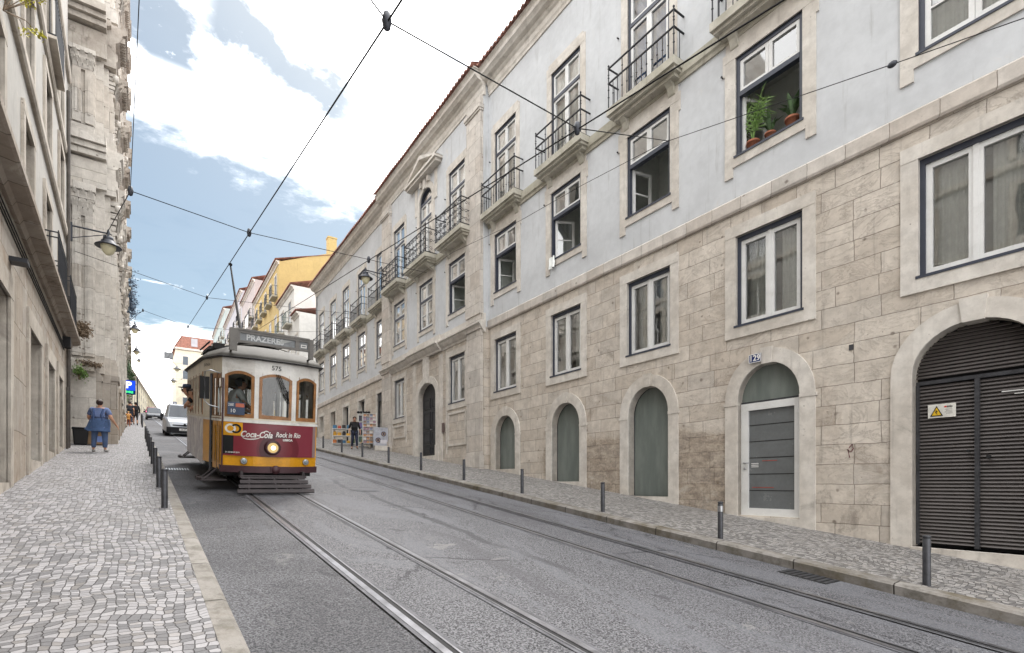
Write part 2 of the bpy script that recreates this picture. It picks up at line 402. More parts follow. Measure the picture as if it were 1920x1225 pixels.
# ------------------------------------------------------------------ camera
TH = math.atan(704/970.0)
cam = bpy.data.cameras.new('camera'); camo = bpy.data.objects.new('camera', cam); COL.objects.link(camo)
cam.sensor_width = 36; cam.lens = 36*970/1920.0; cam.shift_y = (908-612.5)/1920.0; cam.clip_end = 3000; cam.clip_start = .05
camo.location = (0, 0, 0); camo.rotation_euler = (R(90), 0, -TH)
scene.camera = camo

# ------------------------------------------------------------------ sky and light
SUN = Vector((.62, .95, 1.75)).normalized()
def make_world():
    w = bpy.data.worlds.new('World'); scene.world = w; w.use_nodes = True
    nt = w.node_tree; nt.nodes.clear()
    h = NT.__new__(NT); h.t = nt
    out = nt.nodes.new('ShaderNodeOutputWorld')
    sky = nt.nodes.new('ShaderNodeTexSky'); sky.sky_type = 'NISHITA'; sky.sun_disc = False
    sky.sun_elevation = math.asin(SUN.z); sky.sun_rotation = math.atan2(SUN.x, SUN.y)
    sky.air_density = 1.0; sky.dust_density = 1.6; sky.ozone_density = 1.5
    tc = nt.nodes.new('ShaderNodeTexCoord').outputs['Generated']
    x, y, z = h.xyz(tc)
    zc = h.math('MAXIMUM', z, .06)
    px = h.math('DIVIDE', x, zc); py = h.math('DIVIDE', y, zc)
    p = h.comb(px, py)
    n1 = h.noise(p, 1.5, 8, .62, .35); n2 = h.noise(h.comb(h.math('ADD', px, 7.3), py), 3.6, 8, .66, .5); n3 = h.noise(h.comb(px, h.math('ADD', py, 3.1)), 9.0, 6, .65)
    wob = h.math('ADD', h.math('MULTIPLY', h.math('SUBTRACT', n1, .5), 1.15), h.math('ADD', h.math('MULTIPLY', h.math('SUBTRACT', n2, .5), .8), h.math('MULTIPLY', h.math('SUBTRACT', n3, .5), .5)))
    q = h.math('ADD', py, wob)
    bank = h.ramp(q, 2.10, 1.45)                       # the big bank of white cloud overhead
    low = h.ramp(h.math('ADD', q, h.math('MULTIPLY', px, -.8)), 3.35, 4.1)       # cloud low over the end of the street
    wisps = h.math('MULTIPLY', h.math('MULTIPLY', h.ramp(n2, .60, .72), h.ramp(py, 2.3, 2.7)), .75)
    # ragged blue gaps in the bank
    d = h.math('ABSOLUTE', h.math('SUBTRACT', h.math('ADD', py, h.math('MULTIPLY', wob, .35)), h.math('ADD', 1.175, h.math('MULTIPLY', px, .40))))
    gap1 = h.math('MULTIPLY', h.ramp(d, .10, .02), h.math('MULTIPLY', h.ramp(px, .06, .16), h.ramp(px, .56, .40)))
    d2 = h.math('ABSOLUTE', h.math('SUBTRACT', h.math('ADD', px, h.math('MULTIPLY', wob, .25)), h.math('MULTIPLY', h.math('SUBTRACT', py, 1.28), .30)))
    gap2 = h.math('MULTIPLY', h.ramp(d2, .09, .02), h.math('MULTIPLY', h.ramp(py, 1.05, 1.2), h.ramp(py, 1.52, 1.44)))
    gaps = h.math('MULTIPLY', h.math('MAXIMUM', gap1, gap2), h.ramp(n3, .26, .40))
    cover = h.math('MULTIPLY', h.math('MAXIMUM', h.math('MAXIMUM', bank, low), wisps), h.math('SUBTRACT', 1.0, h.math('MULTIPLY', gaps, .95)), clamp=True)
    cover = h.math('MAXIMUM', h.math('POWER', cover, 2.3), .012)
    # cloud brightness: luminous towards the sun, greyer folds elsewhere
    sd = nt.nodes.new('ShaderNodeVectorMath'); sd.operation = 'DOT_PRODUCT'
    nt.links.new(tc, sd.inputs[0]); sd.inputs[1].default_value = SUN
    near = h.ramp(sd.outputs['Value'], .2, 1.0)
    fold = h.ramp(h.math('ADD', h.math('MULTIPLY', n1, .6), h.math('MULTIPLY', n2, .4)), .34, .50)
    cc = h.mix(fold, (.25, .27, .31, 1), (1.0, 1.0, 1.0, 1))
    bg1 = nt.nodes.new('ShaderNodeBackground'); bg2 = nt.nodes.new('ShaderNodeBackground')
    # a thin veil over the blue, as under a bright overcast
    veil = h.mix(1.0, sky.outputs[0], (1.0, 1.05, .94, 1), 'MULTIPLY')
    nt.links.new(veil, bg1.inputs[0]); bg1.inputs[1].default_value = SKY_STRENGTH
    nt.links.new(cc, bg2.inputs[0])
    nt.links.new(h.math('ADD', CLOUD_BASE, h.math('MULTIPLY', near, CLOUD_SUN)), bg2.inputs[1])
    mx = nt.nodes.new('ShaderNodeMixShader')
    nt.links.new(cover, mx.inputs[0]); nt.links.new(bg1.outputs[0], mx.inputs[1]); nt.links.new(bg2.outputs[0], mx.inputs[2])
    nt.links.new(mx.outputs[0], out.inputs[0])
SKY_STRENGTH = .056; CLOUD_BASE = 1.6; CLOUD_SUN = .65
make_world()
sl = bpy.data.lights.new('sun', 'SUN'); sl.energy = 1.3; sl.angle = R(11); sl.color = (1, .95, .88)
so = bpy.data.objects.new('sun', sl); COL.objects.link(so); so.rotation_euler = (-SUN).to_track_quat('-Z', 'Y').to_euler()
scene.view_settings.view_transform = 'Standard'; scene.view_settings.look = 'None'; scene.view_settings.gamma = 1
scene.view_settings.exposure = 1.17
scene.render.engine = 'CYCLES'
scene.cycles.max_bounces = 6; scene.cycles.diffuse_bounces = 3; scene.cycles.glossy_bounces = 3; scene.cycles.transparent_max_bounces = 12
scene.cycles.use_denoising = True; scene.cycles.caustics_reflective = False; scene.cycles.caustics_refractive = False

# ------------------------------------------------------------------ ground, road, pavements
def strip(name, xs, offs, mat, y0=-14, y1=330, step=2.0):
    """a sheet following the hill; xs/offs give the cross-section"""
    m = MB(); ys = [y0+i*step for i in range(int((y1-y0)/step)+1)]
    n = len(xs); vs = [(x, y, gz(y)+o) for y in ys for x, o in zip(xs, offs)]
    fs = [(i*n+k, i*n+k+1, (i+1)*n+k+1, (i+1)*n+k) for i in range(len(ys)-1) for k in range(n-1)]
    m.add(vs, fs); o = m.build(name, mat); o['kind'] = 'structure'; return o
KL0, KL1, KR0, KR1 = .42, .57, 7.2, 7.42
strip('terrain', [-160, -2.6, 14, 180], [-.4, -.3, -.3, -.4], MT['asphalt'], -60, 420, 4)
strip('road', [KL1, 2.2, 3.8, 5.5, KR0], [0, .02, .03, .02, 0], MT['asphalt'])
strip('left_pavement', [-3.2, -1.6, KL0], [.14, .135, .118], MT['calcada'], -14, 330)
strip('right_pavement', [KR1, 9.5, 14.5], [.125, .135, .15], MT['calcada2'], -14, 330)
strip('left_kerb', [KL0, KL0, KL1-.03, KL1, KL1], [-.2, .12, .118, .10, -.2], MT['kerb'])
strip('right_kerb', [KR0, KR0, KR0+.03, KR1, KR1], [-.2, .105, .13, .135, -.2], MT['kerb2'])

def track(xc, label):
    t = thing('tram_track', label, 'tram track', (xc, 6, gz(6)), 0, 'tram tracks in the road')
    z0 = gz(6); crown = .022
    for s in (-1, 1):
        xr = s*.45
        m = MB(); g = MB()
        ys = [-14+2*i for i in range(150)]
        def rib(mb, x0, x1, h, mi=0):
            vs = [(x, y-6, gz(y)-z0+h+crown) for y in ys for x in (x0, x1)]
            mb.add(vs, [(2*i, 2*i+1, 2*i+3, 2*i+2) for i in range(len(ys)-1)], mi)
        # the head lies outside the running edge, the groove and its lip inside
        rib(m, xr, xr+s*.058, .012); rib(m, xr-s*.062, xr-s*.046, .012)
        rib(m, xr+s*.058, xr+s*.095, .008, 1); rib(m, xr-s*.10, xr-s*.062, .008, 1)
        r = m.build('rail', [MT['steel'], MT['railbed']], t)
        rib(g, xr-s*.046, xr, .006)
        g.build('groove', MT['groove'], r)
    return t
MT['railbed'] = plain('rail_bedding', '#5d5d61', .85, var=.25, scale=5)
track(2.21, 'near tram track with bright worn rails, running under the yellow tram')
track(5.53, 'empty second tram track beside the right-hand kerb')

# ------------------------------------------------------------------ walls with openings (local frame: x along, y out to the street, z up)
def wall(mb, a0, a1, z0, z1, holes, off, depth, mi=0, mr=1, bottom=True):
    xs = sorted({a0, a1}|{min(max(h[k], a0), a1) for h in holes for k in (0, 1)})
    zs = sorted({z0, z1}|{min(max(h[k], z0), z1) for h in holes for k in (2, 3)})
    for i in range(len(xs)-1):
        for j in range(len(zs)-1):
            cx, cz = (xs[i]+xs[i+1])/2, (zs[j]+zs[j+1])/2
            if any(h[0] < cx < h[1] and h[2] < cz < h[3] for h in holes): continue
            mb.quad((xs[i], off, zs[j]), (xs[i], off, zs[j+1]), (xs[i+1], off, zs[j+1]), (xs[i+1], off, zs[j]), mi)
    for h in holes:
        l, r, b, t = h[:4]; sp = h[4] if len(h) > 4 else None
        pts = outline(l, r, b, t, sp)
        if sp is not None:
            arc = pts[1:-1]
            for p, q in zip(arc[:-1], arc[1:]):
                mb.quad((p[0], off, p[1]), (p[0], off, t), (q[0], off, t), (q[0], off, q[1]), mi)
        seq = pts+([pts[0]] if bottom else [])
        for p, q in zip(seq[:-1], seq[1:]):
            mb.quad((p[0], off, p[1]), (q[0], off, q[1]), (q[0], off-depth, q[1]), (p[0], off-depth, p[1]), mr)
def outline(l, r, b, t, sp=None, n=18):
    if sp is None: return [(l, b), (l, t), (r, t), (r, b)]
    c = (l+r)/2; rx = (r-l)/2; rz = t-sp
    return [(l, b)]+[(c-rx*math.cos(PI*k/n), sp+rz*math.sin(PI*k/n)) for k in range(n+1)]+[(r, b)]
def arch_band(mb, l, r, b, sp, t, w, y0, y1, mi=0, n=18, jamb_b=None):
    """stone surround of width w round an arched opening, from depth y0 to face y1"""
    i = outline(l, r, b, t, sp, n); o = outline(l-w, r+w, b, t+w, sp, n)
    for k in range(len(i)-1):
        a, bb, c, d = i[k], i[k+1], o[k+1], o[k]
        mb.quad((a[0], y1, a[1]), (bb[0], y1, bb[1]), (c[0], y1, c[1]), (d[0], y1, d[1]), mi)
        mb.quad((a[0], y0, a[1]), (bb[0], y0, bb[1]), (bb[0], y1, bb[1]), (a[0], y1, a[1]), mi)
        mb.quad((d[0], y0, d[1]), (c[0], y0, c[1]), (c[0], y1, c[1]), (d[0], y1, d[1]), mi)
def frame_bars(mb, l, r, b, t, w, y0, y1, mi=0, wt=None, wb=None):
    wt = w if wt is None else wt; wb = w if wb is None else wb
    mb.box(l, l+w, y0, y1, b, t, mi); mb.box(r-w, r, y0, y1, b, t, mi)
    if wt: mb.box(l+w, r-w, y0, y1, t-wt, t, mi)
    if wb: mb.box(l+w, r-w, y0, y1, b, b+wb, mi)
def room(parent, l, r, b, t, y, depth, mat, name='interior'):
    m = MB(); e = .25; l -= e; r += e; b -= .05; t += .15; y2 = y-depth
    m.quad((l, y2, b), (r, y2, b), (r, y2, t), (l, y2, t)); m.quad((l, y, b), (l, y2, b), (l, y2, t), (l, y, t)); m.quad((r, y, b), (r, y2, b), (r, y2, t), (r, y, t))
    m.quad((l, y, t), (r, y, t), (r, y2, t), (l, y2, t)); m.quad((l, y, b), (r, y, b), (r, y2, b), (l, y2, b))
    return m.build(name, mat, parent)
def pane(parent, rects, y, mat=None):
    m = MB()
    for l, r, b, t in rects: m.quad((l, y, b), (l, y, t), (r, y, t), (r, y, b))
    return m.build('pane', mat or MT['glass'], parent)
def cloth(parent, l, r, b, t, y, folds=7, mat=None):
    m = MB(); n = folds*4; vs = []
    for i in range(n+1):
        x = l+(r-l)*i/n; yy = y+.03*math.sin(i*PI/2+.4)
        vs += [(x, yy, b), (x, yy, t)]
    m.add(vs, [(2*i, 2*i+1, 2*i+3, 2*i+2) for i in range(n)], 0, True)
    return m.build('curtain', mat or MT['curtain'], parent)
# ------------------------------------------------------------------ the long palace on the right
YAW = R(1.5)
def row_local(o): return o
pal = thing('apartment_building', 'long pale blue palace over a weathered stone ground floor filling the right side', 'building', (10.35, 0, 0), R(90)-YAW)
def pg(a):  # pavement height beside the palace at distance a
    return gz(a*math.cos(YAW))+.14
RB = [2.26, 5.52, 8.66, 11.89, 15.22]          # bays of the right wing
CB = [18.45, 21.4, 24.55]                      # bays of the centre
LB = [27.75, 31.05, 34.25, 37.25, 40.35]       # bays of the left wing
C0, C1, A1 = 16.35, 26.75, 41.9
CO = .22                                       # the centre stands proud by this much
WW = .705
def secs(a): return CO if C0 < a < C1 else 0.0
P1B, P1T, P2B, P2T, P3B, P3T = 3.40, 5.35, 7.08, 9.22, 10.04, 13.0
arches = {2.26: (.79, -1.03, 1.80, 2.53), 5.52: (.655, -.66, 1.78, 2.50), 8.66: (.655, -.31, 1.80, 2.50), 11.89: (.655, .08, 1.80, 2.50), 15.22: (.645, .54, 1.80, 2.48)}
def wallbox(a0, a1, off, stone_h, sections):
    pass
WA = -6.0
ground = MB(); upper = MB()
def hole(c, w, b, t, sp=None): return (c-w, c+w, b, t, sp)
# right wing, stone ground floor with mezzanine
h = [hole(c, arches[c][0], arches[c][1], arches[c][3], arches[c][2]) for c in RB]+[hole(c, WW, P1B, P1T) for c in RB]
h += [hole(-1.0, WW, P1B, P1T), hole(-4.2, WW, P1B, P1T)]
wall(ground, WA, C0, -3.2, 5.93, h, 0, .26)
# centre
doorC = (21.25, .92, pg(21.4)+.08, 3.95, 4.58)
h = [hole(c, WW-.03, P1B-.05, P1T-.05) for c in (CB[0], CB[2])]+[(doorC[0]-doorC[1], doorC[0]+doorC[1], doorC[2], doorC[4], doorC[3])]
wall(ground, C0, C1, 0.3, 5.93, h, CO, .30)
ground.quad((C0, 0, .3), (C0, 0, 5.93), (C0, CO, 5.93), (C0, CO, .3))
ground.quad((C1, 0, .3), (C1, 0, 5.93), (C1, CO, 5.93), (C1, CO, .3))
# left wing: plain doorways and one small window at the top of the hill
LG = [(c, .58, (pg(c)+.05) if i < 4 else 3.95, 5.13) for i, c in enumerate(LB)]
wall(ground, C1, A1, 1.2, 5.93, [hole(*g) for g in LG], 0, .32)
ground.build('ground_floor_wall', [MT['ashlar'], MT['trim']], pal)
# stuccoed floors
hole2 = lambda cs: [hole(c, WW, P2B, P2T) for c in cs]
hole3 = lambda cs: [hole(c, WW-.02, P3B, P3T) for c in cs]
wall(upper, WA, C0, 5.93, 15.2, hole2(RB+[-1.0, -4.2])+hole3(RB+[-1.0, -4.2]), 0, .20)
wall(upper, C0, C1, 5.93, 15.2, hole2(CB)+hole3([CB[0], CB[2]])+[hole(CB[1], WW-.05, P3B, 13.45, 12.9)], CO, .20)
wall(upper, C1, A1, 5.93, 15.2, hole2(LB)+hole3(LB), 0, .20)
upper.quad((C0, 0, 5.93), (C0, 0, 15.2), (C0, CO, 15.2), (C0, CO, 5.93)); upper.quad((C1, 0, 5.93), (C1, 0, 15.2), (C1, CO, 15.2), (C1, CO, 5.93))
upper.quad((A1, 0, 1), (A1, 0, 15.2), (A1, -14, 15.2), (A1, -14, 1))
upper.quad((WA, 0, -3), (WA, 0, 15.2), (WA, -14, 15.2), (WA, -14, -3)); upper.quad((WA, -14, -3), (WA, -14, 15.2), (A1, -14, 15.2), (A1, -14, -3))
upper.build('stucco_wall', [MT['stucco'], MT['trim']], pal)
# string course over the ground floor (moulded and deeper in the centre)
def course(name, prof, spans, mat):
    m = MB()
    for a0, a1, o in spans: m.profile([(y+o, z) for y, z in prof], a0, a1)
    return m.build(name, mat, pal)
sc_prof = [(-.05, 5.86), (.05, 5.86), (.07, 5.90), (.07, 6.14), (.03, 6.18), (-.05, 6.18)]
course('string_course', sc_prof, [(WA, C0-.02, 0), (C1+.02, A1, 0)], MT['trimblock'] if 'trimblock' in MT else MT['quoin'])
cm_prof = [(-.05, 5.72), (.03, 5.72), (.05, 5.80), (.10, 5.84), (.17, 5.93), (.20, 6.0), (.27, 6.03), (.27, 6.10), (.06, 6.16), (.06, 6.42), (-.05, 6.42)]
course('moulded_cornice', cm_prof, [(C0-.06, 19.75, CO), (23.05, C1+.06, CO), (19.75, 23.05, CO+.10)], MT['trim'])
# band under the balconies
course('balcony_band', [(-.03, 9.62), (.04, 9.62), (.05, 9.70), (.09, 9.74), (.09, 9.98), (-.03, 9.98)], [(WA, C0-.01, 0), (C0+1.25, C1-1.25, CO), (C1+.01, A1, 0)], MT['slabstone'])
# main cornice
ec_prof = [(-.05, 14.62), (.04, 14.62), (.04, 14.72), (.07, 14.78), (.07, 14.96), (.12, 15.0), (.16, 15.07), (.30, 15.10), (.34, 15.14), (.42, 15.2), (.42, 15.33), (.48, 15.40), (-.05, 15.40)]
course('eaves_cornice', ec_prof, [(WA, C0-.05, 0), (C0-.05, C1+.05, CO), (C1+.05, A1+.15, 0)], MT['trim'])
# quoin piers
def pier(a0, a1, o):
    m = MB(); m.box(a0, a1, -.02+o-.02, o+.13, pg(a0)-1.2 if a0 < 20 else pg(a0)-1, 14.62)
    m.box(a0-.05, a1+.05, o, o+.19, pg((a0+a1)/2)-1.6, pg((a0+a1)/2)+.45)
    m.box(a0-.03, a1+.03, o+.001, o+.17, 6.42, 6.95); m.box(a0-.04, a1+.04, o+.001, o+.18, 5.84, 6.06)
    m.box(a0-.04, a1+.04, o+.002, o+.18, 14.05, 14.12); m.box(a0-.07, a1+.07, o+.002, o+.22, 14.12, 14.26)
    return m.build('quoin_pier', MT['quoin'], pal)
pier(16.40, 17.45, CO); pier(25.6, 26.7, CO)
# tall raised panels beside the piers and below the centre windows
for c in (CB[0], CB[2]):
    m = MB(); frame_bars(m, c-.78, c+.78, pg(c)+.75, P1B-.42, .09, CO-.01, CO+.035)
    m.build('panel_moulding', MT['trim'], pal)
    for x0 in (c-.93, c+.86): m = MB(); m.box(x0, x0+.08, CO-.01, CO+.03, pg(c)+.45, 5.6); m.build('wall_strip', MT['trim'], pal)
# roof: corrugated rows of barrel tiles with their ends over the eaves
def tile_roof(name, parent, a0, a1, y_e, z_e, y_r, z_r, mat, pitch=.24, seg=6):
    m = MB(); n = int((a1-a0)/pitch)*seg; vs = []
    for i in range(n+1):
        ph = 2*PI*i/seg; w = .045*math.cos(ph); x = a0+(a1-a0)*i/n; j = .012*math.sin(i//seg*12.9898)
        vs += [(x, y_e+j, z_e+w-.05), (x, y_e+j, z_e+w), (x, y_r, z_r+w)]
    m.add(vs, [(3*i+k, 3*i+k+1, 3*i+k+4, 3*i+k+3) for i in range(n) for k in (0, 1)], 0, False)
    return m.build(name, mat, parent)
for a0, a1, o in ((WA, C0-.1, 0), (C0-.1, C1+.1, CO), (C1+.1, A1+.3, 0)):
    tile_roof('roof', pal, a0, a1, .60+o, 15.50, -5.5, 18.0, MT['tilered'])
    mm = MB(); mm.box(a0, a1, -5.5, .50+o, 15.402, 15.43); mm.build('eaves_board', MT['trim'], pal)
for a0, a1 in ((11.7, 13.2), (14.7, 16.1)):
    m = MB(); m.prism([(.30, 15.6), (.34, 15.92), (-1.2, 16.62), (-1.2, 16.2)], 'x', a0, a1)
    m.build('skylight', plain('skylight_glass', '#8fb0c4', .15, 0), pal)

# --- windows
def p1_window(c, o, w=WW, b=P1B, t=P1T, curt=0):
    yb = o-.10
    m = MB(); l, r = c-w, c+w
    frame_bars(m, l, r, b, t, .075, yb-.10, yb+.045, 0, .10, .03)
    m.box(l-.03, r+.03, yb+.0451, o+.045, b-.025, b+.02)      # thin dark sill plate
    win = m.build('window', MT['navy'], pal)
    s = MB(); li, ri, bi, ti = l+.075, r-.075, b+.031, t-.10
    mid = c
    for x0, x1 in ((li, mid-.004), (mid+.004, ri)): frame_bars(s, x0, x1, bi, ti, .085, yb-.07, yb+.015, 0, .085, .10)
    s.box(mid-.035, mid+.035, yb+.0152, yb+.03, bi, ti)
    s.build('sash', MT['white'], win)
    pane(win, [(li+.085, mid-.089, bi+.1, ti-.085), (mid+.089, ri-.085, bi+.1, ti-.085)], yb-.03)
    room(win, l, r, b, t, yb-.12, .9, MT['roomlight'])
    cloth(win, l+.02, l+.55, b, t, yb-.20, 6); cloth(win, c+.15, r-.02, b, t, yb-.22, 6)
    if curt:
        d = MB(); d.box(c-.25, c+.35, yb-1.0, yb-.9, b, t-.35); d.build('inner_shutter', MT['room'], win)
    su = MB()
    j = .245
    su.box(l-j, l, o-.02, o+.028, b-.0, t); su.box(r, r+j, o-.02, o+.028, b, t)
    su.box(l-j, r+j, o-.02, o+.034, t, t+.24); su.box(l-j, r+j, o-.02, o+.034, b-.25, b)
    su.build('stone_surround', MT['trim'], win)
    return win
for i, c in enumerate(RB+[-1.0]): p1_window(c, 0, curt=i % 2)
for c in (CB[0], CB[2]): p1_window(c, CO, WW-.03, P1B-.05, P1T-.05)

def muntins(s, l, r, b, t, y0, y1, nh, w=.03):
    for k in range(1, nh+1): s.box(l, r, y0, y1, b+(t-b)*k/(nh+1)-w/2, b+(t-b)*k/(nh+1)+w/2)
def p2_window(c, o, is_open, rnd=0):
    w = WW; l, r, b, t = c-w, c+w, P2B, P2T; yb = o-.05; tr = b+(t-b)*.62
    m = MB(); frame_bars(m, l, r, b, t, .075, yb-.10, yb+.03, 0, .085, .03)
    m.box(l+.075, r-.075, yb-.09, yb+.04, tr-.05, tr+.05)
    m.box(l-.03, r+.03, yb+.0301, o+.05, b-.025, b+.02)
    win = m.build('window', MT['navy'], pal)
    s = MB(); li, ri = l+.075, r-.075; g = []
    for x0, x1 in ((li, c-.003), (c+.003, ri)):
        frame_bars(s, x0, x1, tr+.05, t-.085, .07, yb-.06, yb+.01); g.append((x0+.07, x1-.07, tr+.12, t-.155))
    if not is_open:
        for x0, x1 in ((li, c-.003), (c+.003, ri)):
            frame_bars(s, x0, x1, b+.03, tr-.05, .075, yb-.06, yb+.01, 0, .07, .12); g.append((x0+.075, x1-.075, b+.15, tr-.12))
            muntins(s, x0+.075, x1-.075, b+.15, tr-.12, yb-.05, yb+.005, 1)
    s.build('sash', MT['white'], win); pane(win, g, yb-.03)
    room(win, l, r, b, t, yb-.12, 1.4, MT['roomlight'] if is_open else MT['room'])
    if not is_open: cloth(win, l, r, b, t, yb-.16, 12)
    else:
        lw = ri-c-.02; bb, tt = b+.03, tr-.05
        for side, ang in ((1, R(62+rnd)), (-1, R(78))):
            q = MB(); frame_bars(q, 0, lw, bb, tt, .075, -.045, 0, 0, .07, .12); muntins(q, .075, lw-.075, bb+.12, tt-.07, -.035, -.01, 1)
            leaf = q.build('open_casement', MT['white'], win)
            p = pane(win, [(.075, lw-.075, bb+.12, tt-.07)], -.022); 
            for e in (leaf, p):
                if side == 1: e.location = (ri, yb-.06, 0); e.rotation_euler = (0, 0, PI+ang)
                else: e.location = (li, yb-.06, 0); e.rotation_euler = (0, 0, -ang)
    su = MB(); j = .25
    su.box(l-j, l, o-.02, o+.028, b, t); su.box(r, r+j, o-.02, o+.028, b, t)
    su.box(l-j, r+j, o-.02, o+.033, t, t+.20)
    su.box(l-j, r+j, o-.02, o+.033, b-.21, b)
    su.box(l-j, l-.06, o-.02, o+.033, b-.42, b-.21); su.box(r+.06, r+j, o-.02, o+.033, b-.42, b-.21)
    su.box(l-j-.05, l-j, o-.02, o+.028, t-.25, t+.20); su.box(r+j, r+j+.05, o-.02, o+.028, t-.25, t+.20)
    su.box(l-j+.02, r+j-.02, o-.02, o+.022, t+.20, 9.62)
    su.build('stone_surround', MT['trim'], win)
    return win
for i, c in enumerate(RB): p2_window(c, 0, c != RB[0], (i % 3)*9)
p2_window(-1.0, 0, False)
p2_window(CB[0], CO, True, 12); p2_window(CB[1], CO, False); p2_window(CB[2], CO, False)
for c in LB: p2_window(c, 0, False)

def p3_window(c, o, arch=False, shade=None):
    w = WW-.02 if not arch else WW-.05; l, r, b = c-w, c+w, P3B; t = P3T if not arch else 12.9; yb = o-.05; tr = 12.15
    m = MB(); frame_bars(m, l, r, b, t, .07, yb-.10, yb+.03, 0, .085 if not arch else 0, .03)
    m.box(l+.07, r-.07, yb-.09, yb+.035, tr-.05, tr+.05)
    if arch:
        m.box(l+.07, r-.07, yb-.09, yb+.035, t-.06, t+.04); arch_band(m, l+.06, r-.06, t, t+.04, 13.39, .06, yb-.1, yb+.03)
    win = m.build('window', MT['navy'], pal)
    s = MB(); g = []; li, ri = l+.07, r-.07; tt = t-.085 if not arch else t-.06
    for x0, x1 in ((li, c-.003), (c+.003, ri)):
        frame_bars(s, x0, x1, tr+.05, tt, .065, yb-.06, yb+.01); g.append((x0+.065, x1-.065, tr+.115, tt-.065))
        frame_bars(s, x0, x1, b+.03, tr-.05, .075, yb-.06, yb+.01, 0, .07, .32); g.append((x0+.075, x1-.075, b+.35, tr-.12))
    s.build('sash', MT['white'], win); pane(win, g, yb-.03)
    if arch:
        f = MB(); f.add([(x, yb-.04, z) for x, z in outline(l+.06, r-.06, t+.03, 13.39, t+.04)], [tuple(range(21))]); f.build('fanlight', MT['glass'], win)
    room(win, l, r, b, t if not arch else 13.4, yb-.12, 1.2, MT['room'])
    cloth(win, l, r, b, t, yb-.15, 11, shade)
    su = MB(); j = .22
    if not arch:
        su.box(l-j, l, o-.02, o+.028, b, t); su.box(r, r+j, o-.02, o+.028, b, t); su.box(l-j, r+j, o-.02, o+.034, t, t+.24)
        su.box(l-j+.10, r+j-.10, o-.02, o+.028, t+.24, t+.33)
    else:
        arch_band(su, l, r, b, t, 13.45, .26, o-.02, o+.05); su.box(l-.5, l-.27, o-.02, o+.04, 12.6, 13.86); su.box(r+.27, r+.5, o-.02, o+.04, 12.6, 13.86)
        su.box(c-.11, c+.11, o, o+.13, 13.42, 13.86)
        for sx in (-1, 1): su.box(c+sx*.38-.09, c+sx*.38+.09, o, o+.14, 13.62, 13.86)
    su.build('stone_surround', MT['trim'], win)
    return win
blue_blind = plain('blue_blind', '#4e74a8', .8, var=.1)
for c in RB+[-1.0]: p3_window(c, 0, shade=blue_blind if c == RB[2] else None)
for i, c in enumerate(CB): p3_window(c, CO, i == 1, shade=None)
for c in LB: p3_window(c, 0)

def slab_mesh(hw, o, d=.42):
    m = MB()
    m.box(-hw, hw, o-.02, o+d, 9.84, 10.02)
    m.box(-hw+.05, hw-.05, o-.02, o+d-.07, 9.77, 9.839)
    m.box(-hw+.12, hw-.12, o-.02, o+d-.17, 9.69, 9.769)
    for s in (-1, 1):
        m.prism([(o-.02, 9.689), (o+d-.2, 9.689), (o+d-.3, 9.6), (o+.06, 9.44), (o-.02, 9.38)], 'x', s*(hw-.36)-.09, s*(hw-.36)+.09)
    return m
def simple_rail(hw, o, d=.42):
    m = MB(); y1 = o+d-.05; zt, zl, zb = 11.12, 10.72, 10.05
    def post(x, y):
        m.tube([(x, y, 10.02), (x, y, 11.16)], .016, 6)
        m.lathe([(.001, 11.15), (.026, 11.17), (.028, 11.195), (.001, 11.23)], (x, y, 0), 7)
        for z in (10.35, 10.55, 10.87, 10.95): m.lathe([(.016, -.02), (.03, 0), (.016, .02)], (x, y, z), 6)
    for s in (-1, 1):
        post(s*(hw-.04), y1)
        for z in (zt, zl): m.box(s*(hw-.04)-.02, s*(hw-.04)+.02, o, y1, z-.012, z+.012)
        m.tube([(s*(hw-.04), o+.16, 10.02), (s*(hw-.04), o+.16, zl)], .011, 5)
        m.box(s*(hw-.04)-.012, s*(hw-.04)+.012, o, y1, zb-.01, zb+.01)
    for z in (zt, zl): m.box(-hw+.02, hw-.02, y1-.02, y1+.02, z-.014, z+.014)
    m.box(-hw+.04, hw-.04, y1-.01, y1+.01, zb-.012, zb+.006)
    n = 13
    for k in range(1, n):
        x = -hw+.04+(2*hw-.08)*k/n
        tall = k in (5, 10)
        m.tube([(x, y1, 10.02), (x, y1, zt if tall else zl)], .012, 5)
        for z in ((10.38,) if not tall else (10.38, 10.9)): m.lathe([(.011, -.022), (.026, 0), (.011, .022)], (x, y1, z), 6)
    return m
def scroll(m, x, y, z, r, sx, sz, axis):
    pts = []
    for k in range(15):
        t = k/14*2.0*PI*1.15; rr = r*(1-.062*k)
        u = sx*rr*math.cos(t); v = sz*rr*math.sin(t)
        pts.append((x+u, y, z+v) if axis == 'x' else (x, y+u, z+v))
    m.tube(pts, .0115, 4, cap=False)
